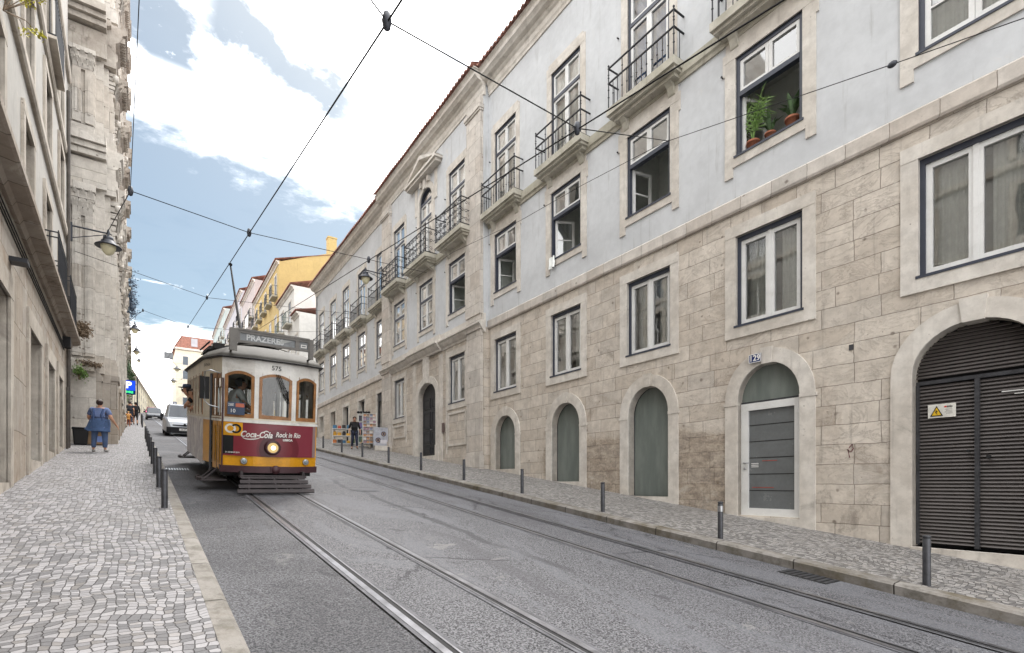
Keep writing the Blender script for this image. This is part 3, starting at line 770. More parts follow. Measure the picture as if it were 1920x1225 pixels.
def ornate_rail(hw, o, d):
    m = MB(); y1 = o+d-.05
    for z in (10.06, 11.08): m.box(-hw+.02, hw-.02, y1-.02, y1+.02, z-.014, z+.014)
    for s in (-1, 1):
        for z in (10.06, 11.08): m.box(s*(hw-.04)-.018, s*(hw-.04)+.018, o, y1, z-.013, z+.013)
        m.tube([(s*(hw-.04), y1, 10.02), (s*(hw-.04), y1, 11.2)], .024, 6); m.lathe([(.02, 11.18), (.035, 11.22), (.001, 11.30)], (s*(hw-.04), y1, 0), 7)
        ys = [o+.10+(d-.2)*k/2 for k in range(3)]
        for k, yy in enumerate(ys):
            for j in range(3): scroll(m, s*(hw-.04), yy, 10.24+j*.32, .085, 1 if (k+j) % 2 else -1, 1, 'y')
    n = int((2*hw-.1)/.19)
    for k in range(n):
        x = -hw+.12+(2*hw-.24)*k/(n-1)
        for j in range(4): scroll(m, x, y1, 10.18+j*.255, .088, 1 if (k+j) % 2 else -1, 1 if j % 2 else -1, 'x')
        if k % 2 == 0: m.tube([(x+.09, y1, 10.06), (x+.09, y1, 11.08)], .010, 4)
    return m
slab_proto = rail_proto = None
def balcony(c, o, hw, ornate=False, d=.42):
    sl_ = slab_mesh(hw, o, d).build('balcony', MT['slabstone'], pal, loc=(c, 0, 0))
    (ornate_rail if ornate else simple_rail)(hw, o, d).build('railing', MT['iron'], sl_)
for c in RB+[-1.0]: balcony(c-.03, 0, 1.10)
for c in LB: balcony(c, 0, 1.06)
balcony(CB[0]-.15, CO, 1.12, True, .55); balcony(CB[1], CO, 1.2, True, .62); balcony(CB[2]+.1, CO, 1.08, True, .55)
# pediment above the arched window
m = MB(); o = CO
m.box(19.85, 22.95, o, o+.30, 13.90, 14.02); m.box(19.75, 23.05, o, o+.38, 14.021, 14.12)
m.prism([(19.95, 14.12), (22.85, 14.12), (21.4, 14.62)], 'y', o, o+.12)
for s in (-1, 1):
    m.prism([(21.4+s*1.68, 14.12), (21.4+s*1.50, 14.121), (21.4, 14.66), (21.4, 14.85)], 'y', o, o+.36)
m.build('pediment', MT['trim'], pal)

# --- ground floor openings
def frosted_arch(c):
    w, b, sp, t = arches[c]; l, r = c-w, c+w
    su = MB(); arch_band(su, l, r, b-.9, sp, t, .29, -.24, .035)
    su.box(l-.32, l+.005, -.05, .045, sp-.09, sp-.02); su.box(r-.005, r+.32, -.05, .045, sp-.09, sp-.02)
    su.prism([(c-.10, t-.02), (c+.10, t-.02), (c+.13, t+.31), (c-.13, t+.31)], 'y', -.2, .065)
    su.box(l, r, -.28, .02, b-.9, b)
    s = su.build('stone_surround', MT['trim'], pal)
    m = MB(); n = outline(l, r, b, t, sp); m.add([(x, -.215, z) for x, z in n], [tuple(range(len(n)))])
    d = m.build('glass_panel', MT['frosted'], pal)
    f = MB(); pts = outline(l+.012, r-.012, b+.01, t-.012, sp)
    f.tube([(x, -.205, z) for x, z in pts], .012, 4, cap=False); f.build('edge_strip', MT['bollard'], d)
for c in RB[2:]: frosted_arch(c)
# the numbered shop door
c = RB[1]; w, b, sp, t = arches[c]; l, r = c-w, c+w
su = MB(); arch_band(su, l, r, b-.9, sp, t, .29, -.24, .035)
su.box(l-.32, l+.005, -.05, .045, sp-.09, sp-.02); su.box(r-.005, r+.32, -.05, .045, sp-.09, sp-.02)
su.prism([(c-.10, t-.02), (c+.10, t-.02), (c+.13, t+.31), (c-.13, t+.31)], 'y', -.2, .065); su.box(l, r, -.28, .03, b-.9, b-.03)
su.build('stone_surround', MT['trim'], pal)
m = MB(); frame_bars(m, l+.01, r-.01, b-.02, 1.72, .155, -.20, -.10, 0, .15, .17)
door = tag(m.build('door', MT['white'], pal), 'white framed shop door with a frosted glass panel')
m = MB(); m.quad((l+.165, -.15, b+.15), (l+.165, -.15, 1.57), (r-.165, -.15, 1.57), (r-.165, -.15, b+.15)); pn = m.build('pane', plain('grey_frosted_glass', '#686b6c', .25, var=.08, scale=2), door)
m = MB()
for k in range(1, 6):
    z = b+.15+(1.42-b)*k/6+.02
    m.box(l+.165+.3*(k % 2)*0, r-.165, -.149, -.146, z, z+.016)
m.build('blind_slats', MT['black'], door)
m = MB()
for z, x0, x1 in ((b+.58, c-.05, c+.42), (b+1.14, c-.12, c+.2)): m.box(x0, x1, -.1475, -.145, z, z+.018)
m.build('red_lettering', plain('faded_red', '#8e4b44', .7), door)
m = MB()
for k in range(3): m.box(c+.28, c+.44, -.1475, -.145, b+1.02+k*.035, b+1.035+k*.035)
m.build('notice', MT['white'], door)
m = MB(); m.tube([(l+1.21, -.10, .45), (l+1.21, -.05, .45)], .022, 8); m.tube([(l+1.21, -.05, .45), (l+1.10, -.05, .45)], .014, 8); m.build('handle', MT['silver'], door)
m = MB(); m.lathe([(.001, 0), (.026, 0), (.026, .02), (.001, .02)], (l+1.21, -.10, .33), 10, axis='y'); m.build('lock', MT['silver'], door)
m = MB(); n = outline(l, r, 1.73, t, sp); m.add([(x, -.16, z) for x, z in n], [tuple(range(len(n)))]); m.box(l, r, -.19, -.12, 1.722, 1.76, 1)
m.build('fanlight', [MT['frosted'], MT['bollard']], pal)
m = MB(); m.box(c+.10, c+.36, .066, .082, 2.53, 2.71); plate = m.build('number_plate', plain('blue_enamel', '#1f2f63', .25), pal)
m = MB(); frame_bars(m, c+.10, c+.36, 2.53, 2.71, .012, .0821, .086); m.build('plate_border', MT['white'], plate)
text_obj('house_number', '129', .17, MT['white'], plate, lambda u, v: (c+.23-u*.95, .085, 2.62+v), bold=.004)
# louvred garage gate
c = RB[0]; w, b, sp, t = arches[c]; l, r = c-w, c+w
su = MB(); arch_band(su, l, r, b-1.2, sp, t, .30, -.24, .035)
su.prism([(c-.13, t-.03), (c+.13, t-.03), (c+.17, t+.34), (c-.17, t+.34)], 'y', -.2, .075)
su.build('stone_surround', MT['trim'], pal)
m = MB(); m.box(l-.0, r+.0, -.30, .10, b-.9, b-.0); m.build('threshold', MT['trim'], pal)
m = MB(); z = b+.05
def halfw(z): return w if z < sp else w*math.sqrt(max(0, 1-((z-sp)/(t-sp))**2))
while z < t-.05:
    hw = halfw(z+.05)-.005
    if hw > .05:
        if abs(z-1.66) > .05:
            m.prism([(-.20, z+.015), (-.165, z), (-.155, z+.012), (-.185, z+.050)], 'x', c-hw, c+hw)
    z += .058
n = outline(l, r, b, t, sp); m.add([(x, -.235, z) for x, z in n], [tuple(range(len(n)))], 1)
gate = tag(m.build('garage_door', [MT['louvre'], MT['black']], pal), 'dark louvred double gate under the widest arch')
m = MB(); m.box(c-.03, c+.03, -.19, -.13, b+.02, 1.64); m.box(c-w+.01, c+w-.01, -.19, -.14, 1.642, 1.70); m.box(l+.002, l+.05, -.19, -.14, b+.02, 1.64); m.box(r-.05, r-.002, -.19, -.14, b+.02, 1.64)
m.build('gate_frame', MT['bollard'], gate)
m = MB(); m.tube([(c+.10, -.15, .52), (c+.10, -.08, .52)], .02, 8); m.build('handle', MT['black'], gate); m = MB(); m.tube([(c-.14, -.15, .42), (c-.14, -.09, .42)], .028, 8); m.build('lock', MT['black'], gate)
m = MB(); x0, x1 = c+.26, c+.62; m.box(x0, x1, -.152, -.135, 1.08, 1.30)
sign = m.build('warning_sign', plain('white_sign_plate', '#d6d4cc', .4), gate)
m = MB(); q = x1-.115; m.prism([(q-.085, 1.105), (q+.085, 1.105), (q, 1.275)], 'y', -.1345, -.131, 0); m.prism([(q-.062, 1.12), (q+.062, 1.12), (q, 1.248)], 'y', -.1309, -.129, 1)
m.prism([(q+.012, 1.22), (q-.02, 1.17), (q+.0, 1.172), (q-.01, 1.13), (q+.025, 1.185), (q+.006, 1.183)], 'y', -.1289, -.127, 0)
m.build('hazard_triangle', [MT['black'], plain('warning_yellow', '#e0b72c', .4)], sign)
m = MB(); m.box(x0+.115, x0+.145, -.1345, -.132, 1.238, 1.262); m.build('red_mark', plain('sign_red', '#c23a2e', .5), sign)
text_obj('lettering', 'edp', .05, MT['black'], sign, lambda u, v: (x0+.075-u, -.133, 1.252+v), bold=.001)
m = MB()
for k in range(4): m.box(x0+.04, x0+.14-.02*(k % 2), -.1345, -.133, 1.205-k*.022, 1.211-k*.022)
m.build('small_print', plain('grey_print', '#8b8b88', .6), sign)
# the big panelled street door of the centre
c, hw, b, sp, t = doorC[0], doorC[1], doorC[2], doorC[3], doorC[4]
su = MB(); arch_band(su, c-hw, c+hw, b-.4, sp, t, .30, CO-.28, CO+.06)
su.box(c-hw-.62, c-hw-.31, CO-.02, CO+.05, b-.6, 5.6); su.box(c+hw+.31, c+hw+.62, CO-.02, CO+.05, b-.6, 5.6)
su.box(c-hw-.34, c-hw-.02, CO-.02, CO+.10, b-.5, b+.45); su.box(c+hw+.02, c+hw+.34, CO-.02, CO+.10, b-.5, b+.45)
su.prism([(c-.15, t-.04), (c+.15, t-.04), (c+.2, 5.72), (c-.2, 5.72)], 'y', CO, CO+.16)
su.box(c-hw, c+hw, CO-.3, CO+.12, b-.5, b)
su.build('stone_surround', MT['trim'], pal)
for sx in (-1, 1):
    m = MB(); pts = [(c, b+.01)]
    n = 10; pts += [(c+sx*.006, b+.01)]
    arc = [(c+sx*(hw*math.sin(PI/2*k/n)), sp+(t-sp)*math.cos(PI/2*k/n)) for k in range(n+1)]
    poly = [(c+sx*.006, b+.01)]+[(max(p[0], c+.006) if sx > 0 else min(p[0], c-.006), p[1]) for p in arc]+[(c+sx*hw, b+.01)]
    m.prism(poly, 'y', CO-.26, CO-.20)
    x0, x1 = sorted((c+sx*.09, c+sx*(hw-.09)))
    for z0, z1 in ((b+.12, b+.42), (b+.55, b+1.15), (b+1.28, b+2.05), (b+2.18, sp-.02)):
        frame_bars(m, x0, x1, z0, z1, .05, CO-.199, CO-.17); m.box(x0+.10, x1-.10, CO-.199, CO-.18, z0+.10, z1-.10)
    lf = m.build('door_leaf', MT['darkwood'], pal)
    k = MB(); k.tube([(c+sx*.05, CO-.199, b+1.22), (c+sx*.05, CO-.15, b+1.22)], .022, 8); k.build('door_knob', MT['silver'], lf)
m = MB(); m.box(c-1.75, c-1.52, CO+.036, CO+.055, b+.95, b+1.35); m.build('intercom', plain('bronze_plate', '#6b5a55', .5, .4), pal)
# doorways of the left wing
for i, g in enumerate(LG):
    c, hw, b, t = g
    su = MB(); su.box(c-hw-.2, c-hw, -.02, .03, b-.2, t); su.box(c+hw, c+hw+.2, -.02, .03, b-.2, t); su.box(c-hw-.2, c+hw+.2, -.02, .036, t, t+.2)
    su.box(c-hw, c+hw, -.35, .03, b-.4, b); 
    s = su.build('stone_surround', MT['trim'], pal)
    if i in (1, 2, 4):
        m = MB(); frame_bars(m, c-hw, c+hw, b, t, .07, -.3, -.22); m.box(c-.03, c+.03, -.29, -.23, b+.07, t-.07)
        d = m.build('shop_door' if i < 4 else 'window', MT['darkwood'] if i != 4 else MT['white'], pal)
        pane(d, [(c-hw+.07, c-.03, b+.07, t-.07), (c+.03, c+hw-.07, b+.07, t-.07)], -.26)
        room(d, c-hw, c+hw, b, t, -.34, 2.0, MT['room'])
    elif i == 0:
        m = MB(); frame_bars(m, c-hw, c+hw, b, t, .06, -.12, -.04, 0, .45, .05); d = m.build('shop_door', MT['bollard'], pal); room(d, c-hw, c+hw, b, t, -.33, 2.5, MT['room'])
    else:
        m = MB(); m.box(c-hw, c+hw, -.30, -.24, b, t); 
        for z0, z1 in ((b+.1, b+.6), (b+.7, t-.15)): frame_bars(m, c-hw+.1, c+hw-.1, z0, z1, .05, -.239, -.22)
        m.build('door', plain('brown_door', '#6d6258', .6, var=.15), pal)
# rainwater pipe at the far corner and small wall fittings
m = MB(); m.tube([(41.6, .08, 1), (41.6, .08, 14.6)], .05, 8); m.build('downpipe', plain('grey_pipe', '#8a8b8d', .6), pal)
for c in RB+CB+LB:
    for z in (9.0, 12.1): o = secs(c); m = MB(); m.tube([(c+1.02, o, z), (c+1.02, o+.06, z)], .02, 6); m.build('wall_hook', MT['iron'], pal)

# little marks on the stone
m = MB(); m.box(3.93, 4.0, .001, .012, 2.42, 2.52); m.build('wall_plaque', MT['bollard'], pal)
m = MB(); m.tube([(4.0, .006, .66), (3.95, .006, .72), (3.93, .006, .64), (3.97, .006, .58), (4.02, .006, .63), (3.99, .006, .48)], .007, 4); m.build('red_scrawl', plain('red_spray', '#7d3345', .8), pal)
m = MB(); m.box(1.72, 1.98, -.155, -.150, 1.385, 1.40); m.box(1.70, 1.84, -.155, -.150, 1.34, 1.352); m.build('white_scrawl', MT['white'], gate)
# ------------------------------------------------------------------ left side: old house with a stone ground floor
LYAW = R(.7)
lb = thing('old_townhouse', 'grey stucco townhouse with brown stone ground floor and long ledge, nearest on the left', 'building', (-1.50, 0, 0), R(-90)+LYAW)
LE = 21.95
def lh(d0, d1, b, t): return (-d1, -d0, b, t)
lopen = [(9.3, 11.25, 2.95), (13.37, 14.95, 2.98), (16.2, 17.5, 2.9), (18.55, 19.6, 2.95), (5.0, 6.8, 2.6)]
gm = MB()
wall(gm, -LE, 6, -3, 4.55, [lh(a, b, gz(b)+.22, t) for a, b, t in lopen], 0, .42)
gm.build('ground_floor_wall', [MT['leftstone'], MT['leftjamb']], lb)
for k, (a, b, t) in enumerate(lopen):
    zb = gz(b)+.22
    m = MB(); m.box(-b-.26, -b, -.02, .035, gz(a)-.3, t+.0); m.box(-a, -a+.26, -.02, .035, gz(a)-.5, t); m.box(-b-.26, -a+.26, -.02, .04, t, t+.34); m.box(-b, -a, -.4, .02, gz(a)-.4, zb)
    m.build('stone_surround', MT['leftjamb'], lb)
    m = MB(); m.box(-b, -a, -.46, -.40, zb, t)
    mid = -(a+b)/2
    for x0, x1 in ((-b+.08, mid-.05), (mid+.05, -a-.08)):
        for z0, z1 in ((zb+.15, zb+.75), (zb+.9, zb+1.5), (zb+1.65, t-.1)):
            if z1 > z0+.1: frame_bars(m, x0, x1, z0, z1, .05, -.40, -.375)
    d = m.build('street_door', plain('old_green_door', '#2f3a3c', .6, var=.2), lb)
for d0, z1 in ((20.75, 12.0), (20.35, 2.9)):
    m = MB(); m.tube([(-d0, .07, gz(d0)), (-d0, .07, z1)], .05 if d0 > 20.5 else .03, 8); m.build('downpipe', plain('rusty_pipe', '#4a443f', .7, var=.3), lb)
m = MB(); m.box(-20.1, -19.8, 0, .18, 4.0, 4.3); m.build('junction_box', MT['black'], lb)
m = MB(); m.box(-11.55, -11.3, 0, .22, 3.55, 3.62); m.build('iron_bracket', MT['iron'], lb)
m = MB()
for k in range(3): m.tube([(-6-.0, .03, 4.2-.07*k), (-12, .035, 4.15-.09*k), (-20, .03, 4.05-.06*k)], .012, 4)
m.build('wall_cables', MT['black'], lb)
um = MB(); lw = []
for d in (4.0, 7.3, 10.3, 13.45, 16.5, 19.6):
    lw += [(d, 4.86, 6.75), (d, 7.95, 9.55), (d, 10.5, 12.7)]
wall(um, -LE, 6, 4.55, 17, [lh(d-.55, d+.55, b, t) for d, b, t in lw], -.03, .16)
um.quad((-LE, -.03, 1), (-LE, -.03, 17), (-LE, -12, 17), (-LE, -12, 1)); um.quad((6, -.03, -3), (6, -.03, 17), (6, -12, 17), (6, -12, -3)); um.quad((6, -12, -3), (6, -12, 17), (-LE, -12, 17), (-LE, -12, -3))
um.quad((6, -.03, 17), (-LE, -.03, 17), (-LE, -12, 17), (6, -12, 17))
um.build('stucco_wall', [MT['leftstucco'], MT['leftjamb']], lb)
for d, b, t in lw:
    m = MB(); l, r = -d-.55, -d+.55
    frame_bars(m, l, r, b, t, .06, -.22, -.12); m.box(l+.06, r-.06, -.2, -.13, b+(t-b)*.66-.03, b+(t-b)*.66+.03)
    w = m.build('window', MT['navy'], lb)
    s = MB(); s.box(-d-.03, -d+.03, -.205, -.125, b+.06, t-.06); s.build('mullion', MT['white'], w)
    pane(w, [(l+.06, -d-.03, b+.06, t-.06), (-d+.03, r-.06, b+.06, t-.06)], -.17); room(w, l, r, b, t, -.24, 1.0, MT['room'])
    s = MB(); s.box(l-.2, l, -.05, .02, b-.1, t); s.box(r, r+.2, -.05, .02, b-.1, t); s.box(l-.2, r+.2, -.05, .025, t, t+.2); s.build('stone_surround', MT['leftjamb'], w)
m = MB(); m.profile([(-.05, 4.36), (.06, 4.36), (.10, 4.46), (.26, 4.50), (.30, 4.53), (.30, 4.63), (-.05, 4.68)], -LE+.05, 6)
m.build('ledge', stone('ledge_stone', '#b5aa9d', '#988c80', '#4d443c', 1.0, 9, .02, stain='#57493d', stain_amt=.6), lb)
for z, dp in ((7.62, .06), (10.12, .05), (13.0, .07)):
    m = MB(); m.profile([(-.05, z-.06), (dp-.03, z-.06), (dp, z), (dp, z+.16), (dp-.05, z+.2), (-.05, z+.2)], -LE, 6); m.build('string_course', MT['leftjamb'], lb)
def small_rail(parent, x0, x1, y0, y1, z, h=.95, n=14):
    m = MB()
    for zz in (z+.05, z+h-.12, z+h):
        m.box(x0, x1, y1-.015, y1+.015, zz-.012, zz+.012)
        for x in (x0, x1): m.box(x-.012, x+.012, y0, y1, zz-.012, zz+.012)
    for k in range(n+1):
        x = x0+(x1-x0)*k/n; m.tube([(x, y1, z), (x, y1, z+h+(.05 if k in (0, n) else 0))], .012, 5)
    for x in (x0, x1): m.tube([(x, (y0+y1)/2, z), (x, (y0+y1)/2, z+h)], .012, 5)
    return m.build('railing', MT['iron'], parent)
small_rail(lb, -17.5, -15.5, -.03, .26, 4.74, .95)
small_rail(lb, -20.6, -18.6, -.03, .26, 4.74, .95)
for d in (16.9,):
    m = MB(); m.box(-d-1.0, -d+1.0, -.05, .20, 10.30, 10.37); b = m.build('balcony', MT['leftjamb'], lb); small_rail(b, -d-.95, -d+.95, -.03, .18, 10.37, 1.0)

# ------------------------------------------------------------------ the baroque church front
ch = thing('church', 'tall grey baroque church front with stacked pilasters and broken cornices beyond the near house', 'church', (-1.15, 0, 0), R(-90))
CD0, CD1 = 23.2, 50.0
bays = [24.1, 27.0, 30.4, 34.2, 38.0, 41.8, 45.6, 49.2]
mids = [(a+b)/2 for a, b in zip(bays[:-1], bays[1:])]
m = MB(); hs = []
for k, d in enumerate(mids):
    hs.append((-d-.75, -d+.75, 5.2 if k != 3 else gz(d)+.3, 8.2, 7.5)); hs.append((-d-.7, -d+.7, 17.4, 20.8, 20.1))
wall(m, -CD1, -CD0, .3, 34, hs, 0, .5)
m.quad((-CD0, 0, 0), (-CD0, 0, 34), (-CD0, -20, 34), (-CD0, -20, 0)); m.quad((-CD1, 0, 0), (-CD1, 0, 34), (-CD1, -20, 34), (-CD1, -20, 0)); m.quad((-CD0, 0, 34), (-CD1, 0, 34), (-CD1, -20, 34), (-CD0, -20, 34)); m.quad((-CD0, -20, 0), (-CD1, -20, 0), (-CD1, -20, 34), (-CD0, -20, 34))
m.build('wall', [MT['church'], MT['churchdark']], ch)
for k, h in enumerate(hs):
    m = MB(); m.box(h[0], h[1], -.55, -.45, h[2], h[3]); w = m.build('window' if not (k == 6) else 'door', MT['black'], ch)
    s = MB(); arch_band(s, h[0], h[1], h[2], h[4], h[3], .28, -.02, .10); s.box(h[0]-.45, h[1]+.45, 0, .26, h[3]+.42, h[3]+.62); s.box(h[0]-.35, h[1]+.35, 0, .2, h[2]-.25, h[2]); s.build('stone_surround', MT['church'], w)
# plinth, cut at the level of its cap while the street climbs past it
for d0, d1, o in ((23.2, 25.3, .10), (25.3, 43.5, .02)):
    m = MB(); m.box(-d1, -d0-.002, -.05, .05+o, gz(d0)-.3, 3.62); m.profile([(-.05, 3.62), (.09+o, 3.62), (.09+o, 3.78), (-.05, 4.05)], -d1, -d0-.001)
    m.build('plinth', MT['leftstone'], ch)
def leafrow(m, x0, x1, n, y, z, h, out, ax='y'):
    for k in range(n):
        xc = x0+(x1-x0)*(k+.5)/n; w = (x1-x0)/n*.46
        P = [(xc-w, y, z), (xc+w, y, z), (xc+w*.95, y+out*.35, z+h*.55), (xc+w*.4, y+out, z+h), (xc-w*.4, y+out, z+h), (xc-w*.95, y+out*.35, z+h*.55), (xc, y+out*1.05, z+h*.8)]
        if ax == 'x': P = [(p[1], p[0], p[2]) for p in P]
        m.add(P, [(0, 1, 2, 5), (5, 2, 3, 4), (3, 4, 6)])
def capital(m, x, w, o, z, h):
    for k in range(5):
        t = k/5; m.box(x-w-.02-.13*t, x+w+.02+.13*t, 0, o+.02+.13*t, z+h*t, z+h*(t+.16))
    for sx in (-1, 1): m.lathe([(.001, -.09), (.15, -.08), (.15, .08), (.001, .09)], (x+sx*(w+.02), o+.08, z+h*.75), 9, axis='y'); leafrow(m, x-w-.04, x+w+.04, 4, o+.05, z+.02, h*.42, .14); leafrow(m, x-w-.08, x+w+.08, 3, o+.09, z+h*.38, h*.40, .17)
def pilaster(x, z0, z1, w, o, caph):
    m = MB()
    m.box(x-w-.45, x+w+.45, -.02, o*.45, z0, z1-.01)                     # the layered backing strip
    m.box(x-w-.22, x+w+.22, -.02, o*.75, z0, z1-.005)
    m.box(x-w, x+w, -.02, o, z0+.6, z1-caph)
    m.box(x-w-.12, x+w+.12, -.02, o+.10, z0, z0+.38); m.box(x-w-.07, x+w+.07, -.02, o+.06, z0+.38, z0+.5); m.box(x-w-.03, x+w+.03, -.02, o+.03, z0+.5, z0+.6)
    for sx in (-1, 1): m.box(x+sx*(w-.06)-.04, x+sx*(w-.06)+.04, o, o+.03, z0+.9, z1-caph-.3)
    m.box(x-w, x+w, o, o+.06, z1-caph-.14, z1-caph-.04)
    capital(m, x, w, o, z1-caph, caph-.02)
    return m.build('pilaster', MT['church'], ch)
tiers = [(3.9, 10.3, .36, .52, 1.1), (11.9, 14.9, .34, .46, .7), (16.7, 23.0, .36, .50, 1.0), (25.6, 30.4, .32, .44, .9)]
for z0, z1, w, o, chh in tiers:
    for d in bays: pilaster(-d, z0 if z0 > gz(d)+.2 else gz(d)+.1, z1, w, o, chh)
# pedestals carrying the lowest order, and the return of the front round the near corner
for d in bays:
    if gz(d) < 3.7: m = MB(); m.box(-d-.66, -d+.66, -.02, .40, gz(d)-.5, 3.9); m.box(-d-.5, -d+.5, .40, .60, gz(d)-.5, 3.72); m.box(-d-.54, -d+.54, .40, .65, 3.721, 3.899); m.build('pedestal', MT['leftstone'], ch)
e = -CD0
for z0, z1, w, o, chh in tiers:
    m = MB(); m.box(e, e+.10, -.75, -.02, z0, z1); m.box(e+.10, e+.24, -.62, -.39, z0+.5, z1-chh); m.box(e+.10, e+.24, -.28, -.06, z0+.5, z1-chh); m.box(e+.10, e+.15, -.70, -.02, z0+.5, z1-chh); m.box(e+.10, e+.30, -.64, -.04, z0, z0+.4); m.box(e+.24, e+.27, -.55, -.46, z0+.8, z1-chh-.3); m.box(e+.24, e+.27, -.21, -.13, z0+.8, z1-chh-.3)
    for k in range(4): m.box(e+.10, e+.24+.05*k, -.60-.03*k, -.08+.03*k, z1-chh+chh*k/4, z1-chh+chh*(k+.9)/4)
    leafrow(m, -.62, -.06, 4, e+.24, z1-chh+.02, chh*.42, .14, 'x'); leafrow(m, -.66, -.02, 3, e+.30, z1-chh*.62, chh*.40, .16, 'x')
    m.build('pilaster', MT['church'], ch)
for z, h, p in ((10.3, 1.6, .35), (14.9, 1.5, .5), (23.0, 2.3, .5), (30.4, 2.0, .5)):
    m = MB()
    for a, b, q in ((0, .34, .16), (.36, .6, .12), (.64, .76, .5*p+.1), (.77, .88, .75*p+.1), (.89, 1.05, p+.12)): m.box(e, e+q, -3, .3, z+h*a, z+h*b)
    m.build('cornice_return', MT['church'] if z < 12 else MT['churchdark'], ch)
def entab(z, h, proj, name, mat):
    prof = [(-.05, z), (.10, z), (.10, z+h*.16), (.14, z+h*.18), (.14, z+h*.34), (.08, z+h*.36), (.08, z+h*.60), (.16, z+h*.64), (proj*.6, z+h*.76), (proj*.66, z+h*.84), (proj, z+h*.90), (proj, z+h), (-.05, z+h*1.06)]
    m = MB(); m.profile(prof, -CD1-.05, -CD0+.02)
    m.build(name, mat, ch)
    for d in bays:
        m = MB(); pr = [(y+(.46 if y > 0 else 0), zz+(.004 if y > 0 else 0)) for y, zz in prof]; m.profile(pr, -d-.72, -d+.72)
        k = MB()
        for i in range(9): m.box(-d-.66+i*.155, -d-.58+i*.155, proj*.6, proj+.40, z+h*.70, z+h*.83)
        m.build('cornice_break', mat, ch)
entab(10.3, 1.6, .30, 'cornice', MT['church'])
entab(14.9, 1.5, .42, 'cornice', MT['churchdark'])
entab(23.0, 2.3, .42, 'cornice', MT['churchdark'])
entab(30.4, 2.0, .40, 'cornice', MT['churchdark'])
for d in mids[1::2]:   # broken pediments and carved cartouches
    m = MB()
    for s in (-1, 1): m.prism([(-d+s*1.15, 26.2), (-d+s*.25, 27.5), (-d+s*.25, 27.9), (-d+s*1.3, 26.5)], 'y', 0, .5)
    m.sphere((-d, .15, 26.9), (.35, .3, .6), 9, 7); m.build('broken_pediment', MT['churchdark'], ch)
    m = MB(); m.sphere((-d, .08, 9.4), (.42, .16, .6), 12, 9); leafrow(m, -d-.6, -d+.6, 5, .05, 8.75, .5, .22); leafrow(m, -d-.55, -d+.55, 4, .05, 9.65, .5, .25)
    for sx in (-1, 1): m.lathe([(.001, -.1), (.2, -.08), (.2, .08), (.001, .1)], (-d+sx*.5, .14, 9.85), 10, axis='y'); m.build('cartouche', MT['church'], ch)

# ------------------------------------------------------------------ the rest of the street
def townhouse(label, origin, rot, x0, x1, zb, zt, depth, levels, n, mat, wmat='navy', balc=(), roof='tilered', roofh=2.2, w=.5, name='townhouse', group=None, blank=False, eave=.4, zshift=0, rail='iron'):
    t = thing(name, label, 'house', origin, rot, group)
    m = MB(); m.box(x0, x1, -depth, 0, zb, zt); m.build('wall', MT[mat], t)
    m = MB(); m.profile([(-.05, zt-.35), (.06, zt-.35), (.10, zt-.2), (eave*.7, zt-.1), (eave*.7, zt), (-.05, zt)], x0-.02, x1+.02); m.build('cornice', MT['trim'], t)
    if roof: tile_roof('roof', t, x0-.1, x1+.1, eave, zt+.1, -depth*.5, zt+.1+roofh, MT[roof], .3, 4)
    for zl, zh in levels:
        for k in range(n):
            x = x0+(x1-x0)*(k+.5)/n
            f = MB(); frame_bars(f, x-w-.14, x+w+.14, zl-.14, zh+.14, .14, -.02, .05); f.box(x-.03, x+.03, .012, .03, zl, zh); f.box(x-w, x+w, .0105, .029, (zl+zh)/2+.25, (zl+zh)/2+.31)
            win = f.build('window', MT['white' if wmat == 'white' else 'trim'], t)
            p = MB(); p.box(x-w, x+w, -.02, .01, zl, zh); p.build('pane', MT['farglass'], win)
        if (zl, zh) in balc:
            for k in range(n):
                x = x0+(x1-x0)*(k+.5)/n; s = MB(); s.box(x-w-.45, x+w+.45, -.02, .55, zl-.15, zl); b = s.build('balcony', MT['slabstone'], t)
                r = MB(); 
                for zz in (zl+.1, zl+1.0): r.box(x-w-.42, x+w+.42, .49, .53, zz-.02, zz+.02); r.box(x-w-.42, x-w-.39, 0, .5, zz-.02, zz+.02); r.box(x+w+.39, x+w+.42, 0, .5, zz-.02, zz+.02)
                for j in range(10):
                    xx = x-w-.4+(2*w+.8)*j/9; r.box(xx-.012, xx+.012, .50, .52, zl, zl+1.0)
                r.build('railing', MT[rail], b)
    return t
MT['farglass'] = plain('dark_window_glass', '#4b545d', .12, 0, var=.2)
MT['yellow'] = stucco('yellow_stucco', '#b49e6c', '#8c7b4d', .55)
MT['cream'] = stucco('cream_stucco', '#cfc9b6')
MT['whitewash'] = stucco('white_stucco', '#cfcdc8', '#a8a49b', .25)
MT['pink'] = stucco('pink_stucco', '#aca3a1')
MT['grey'] = stucco('grey_stucco', '#a9a8ad')
MT['teal'] = stucco('pale_teal_stucco', '#a3aeac')
MT['tan'] = stucco('tan_stucco', '#a8977e')
MT['greeniron'] = plain('green_iron', '#2f4a41', .6)
PO, PR = (10.35, 0, 0), R(90)-YAW
def lv(z, n, h=3.2, t=2.0): return [(z+i*h, z+i*h+t) for i in range(n)]
L = lv(6.4, 4)
townhouse('low white house with red tiled eaves just past the long palace', PO, PR, 47.9, 50.0, 2, 15.2, 12, [(8.0, 9.6), (11.6, 13.4)], 1, 'whitewash', roofh=1.5, w=.4)
L = [(7.2, 9.2), (10.6, 12.6), (14.9, 17.1)]
townhouse('white house with a green iron balcony under tiled eaves, lower than its yellow neighbour', PO, PR, 50.02, 57.1, 2, 18.2, 12, L, 2, 'whitewash', balc=(L[2],), rail='greeniron', roofh=2)
L = [(8, 10), (11.6, 13.8), (15.4, 17.6), (19.6, 21.9)]
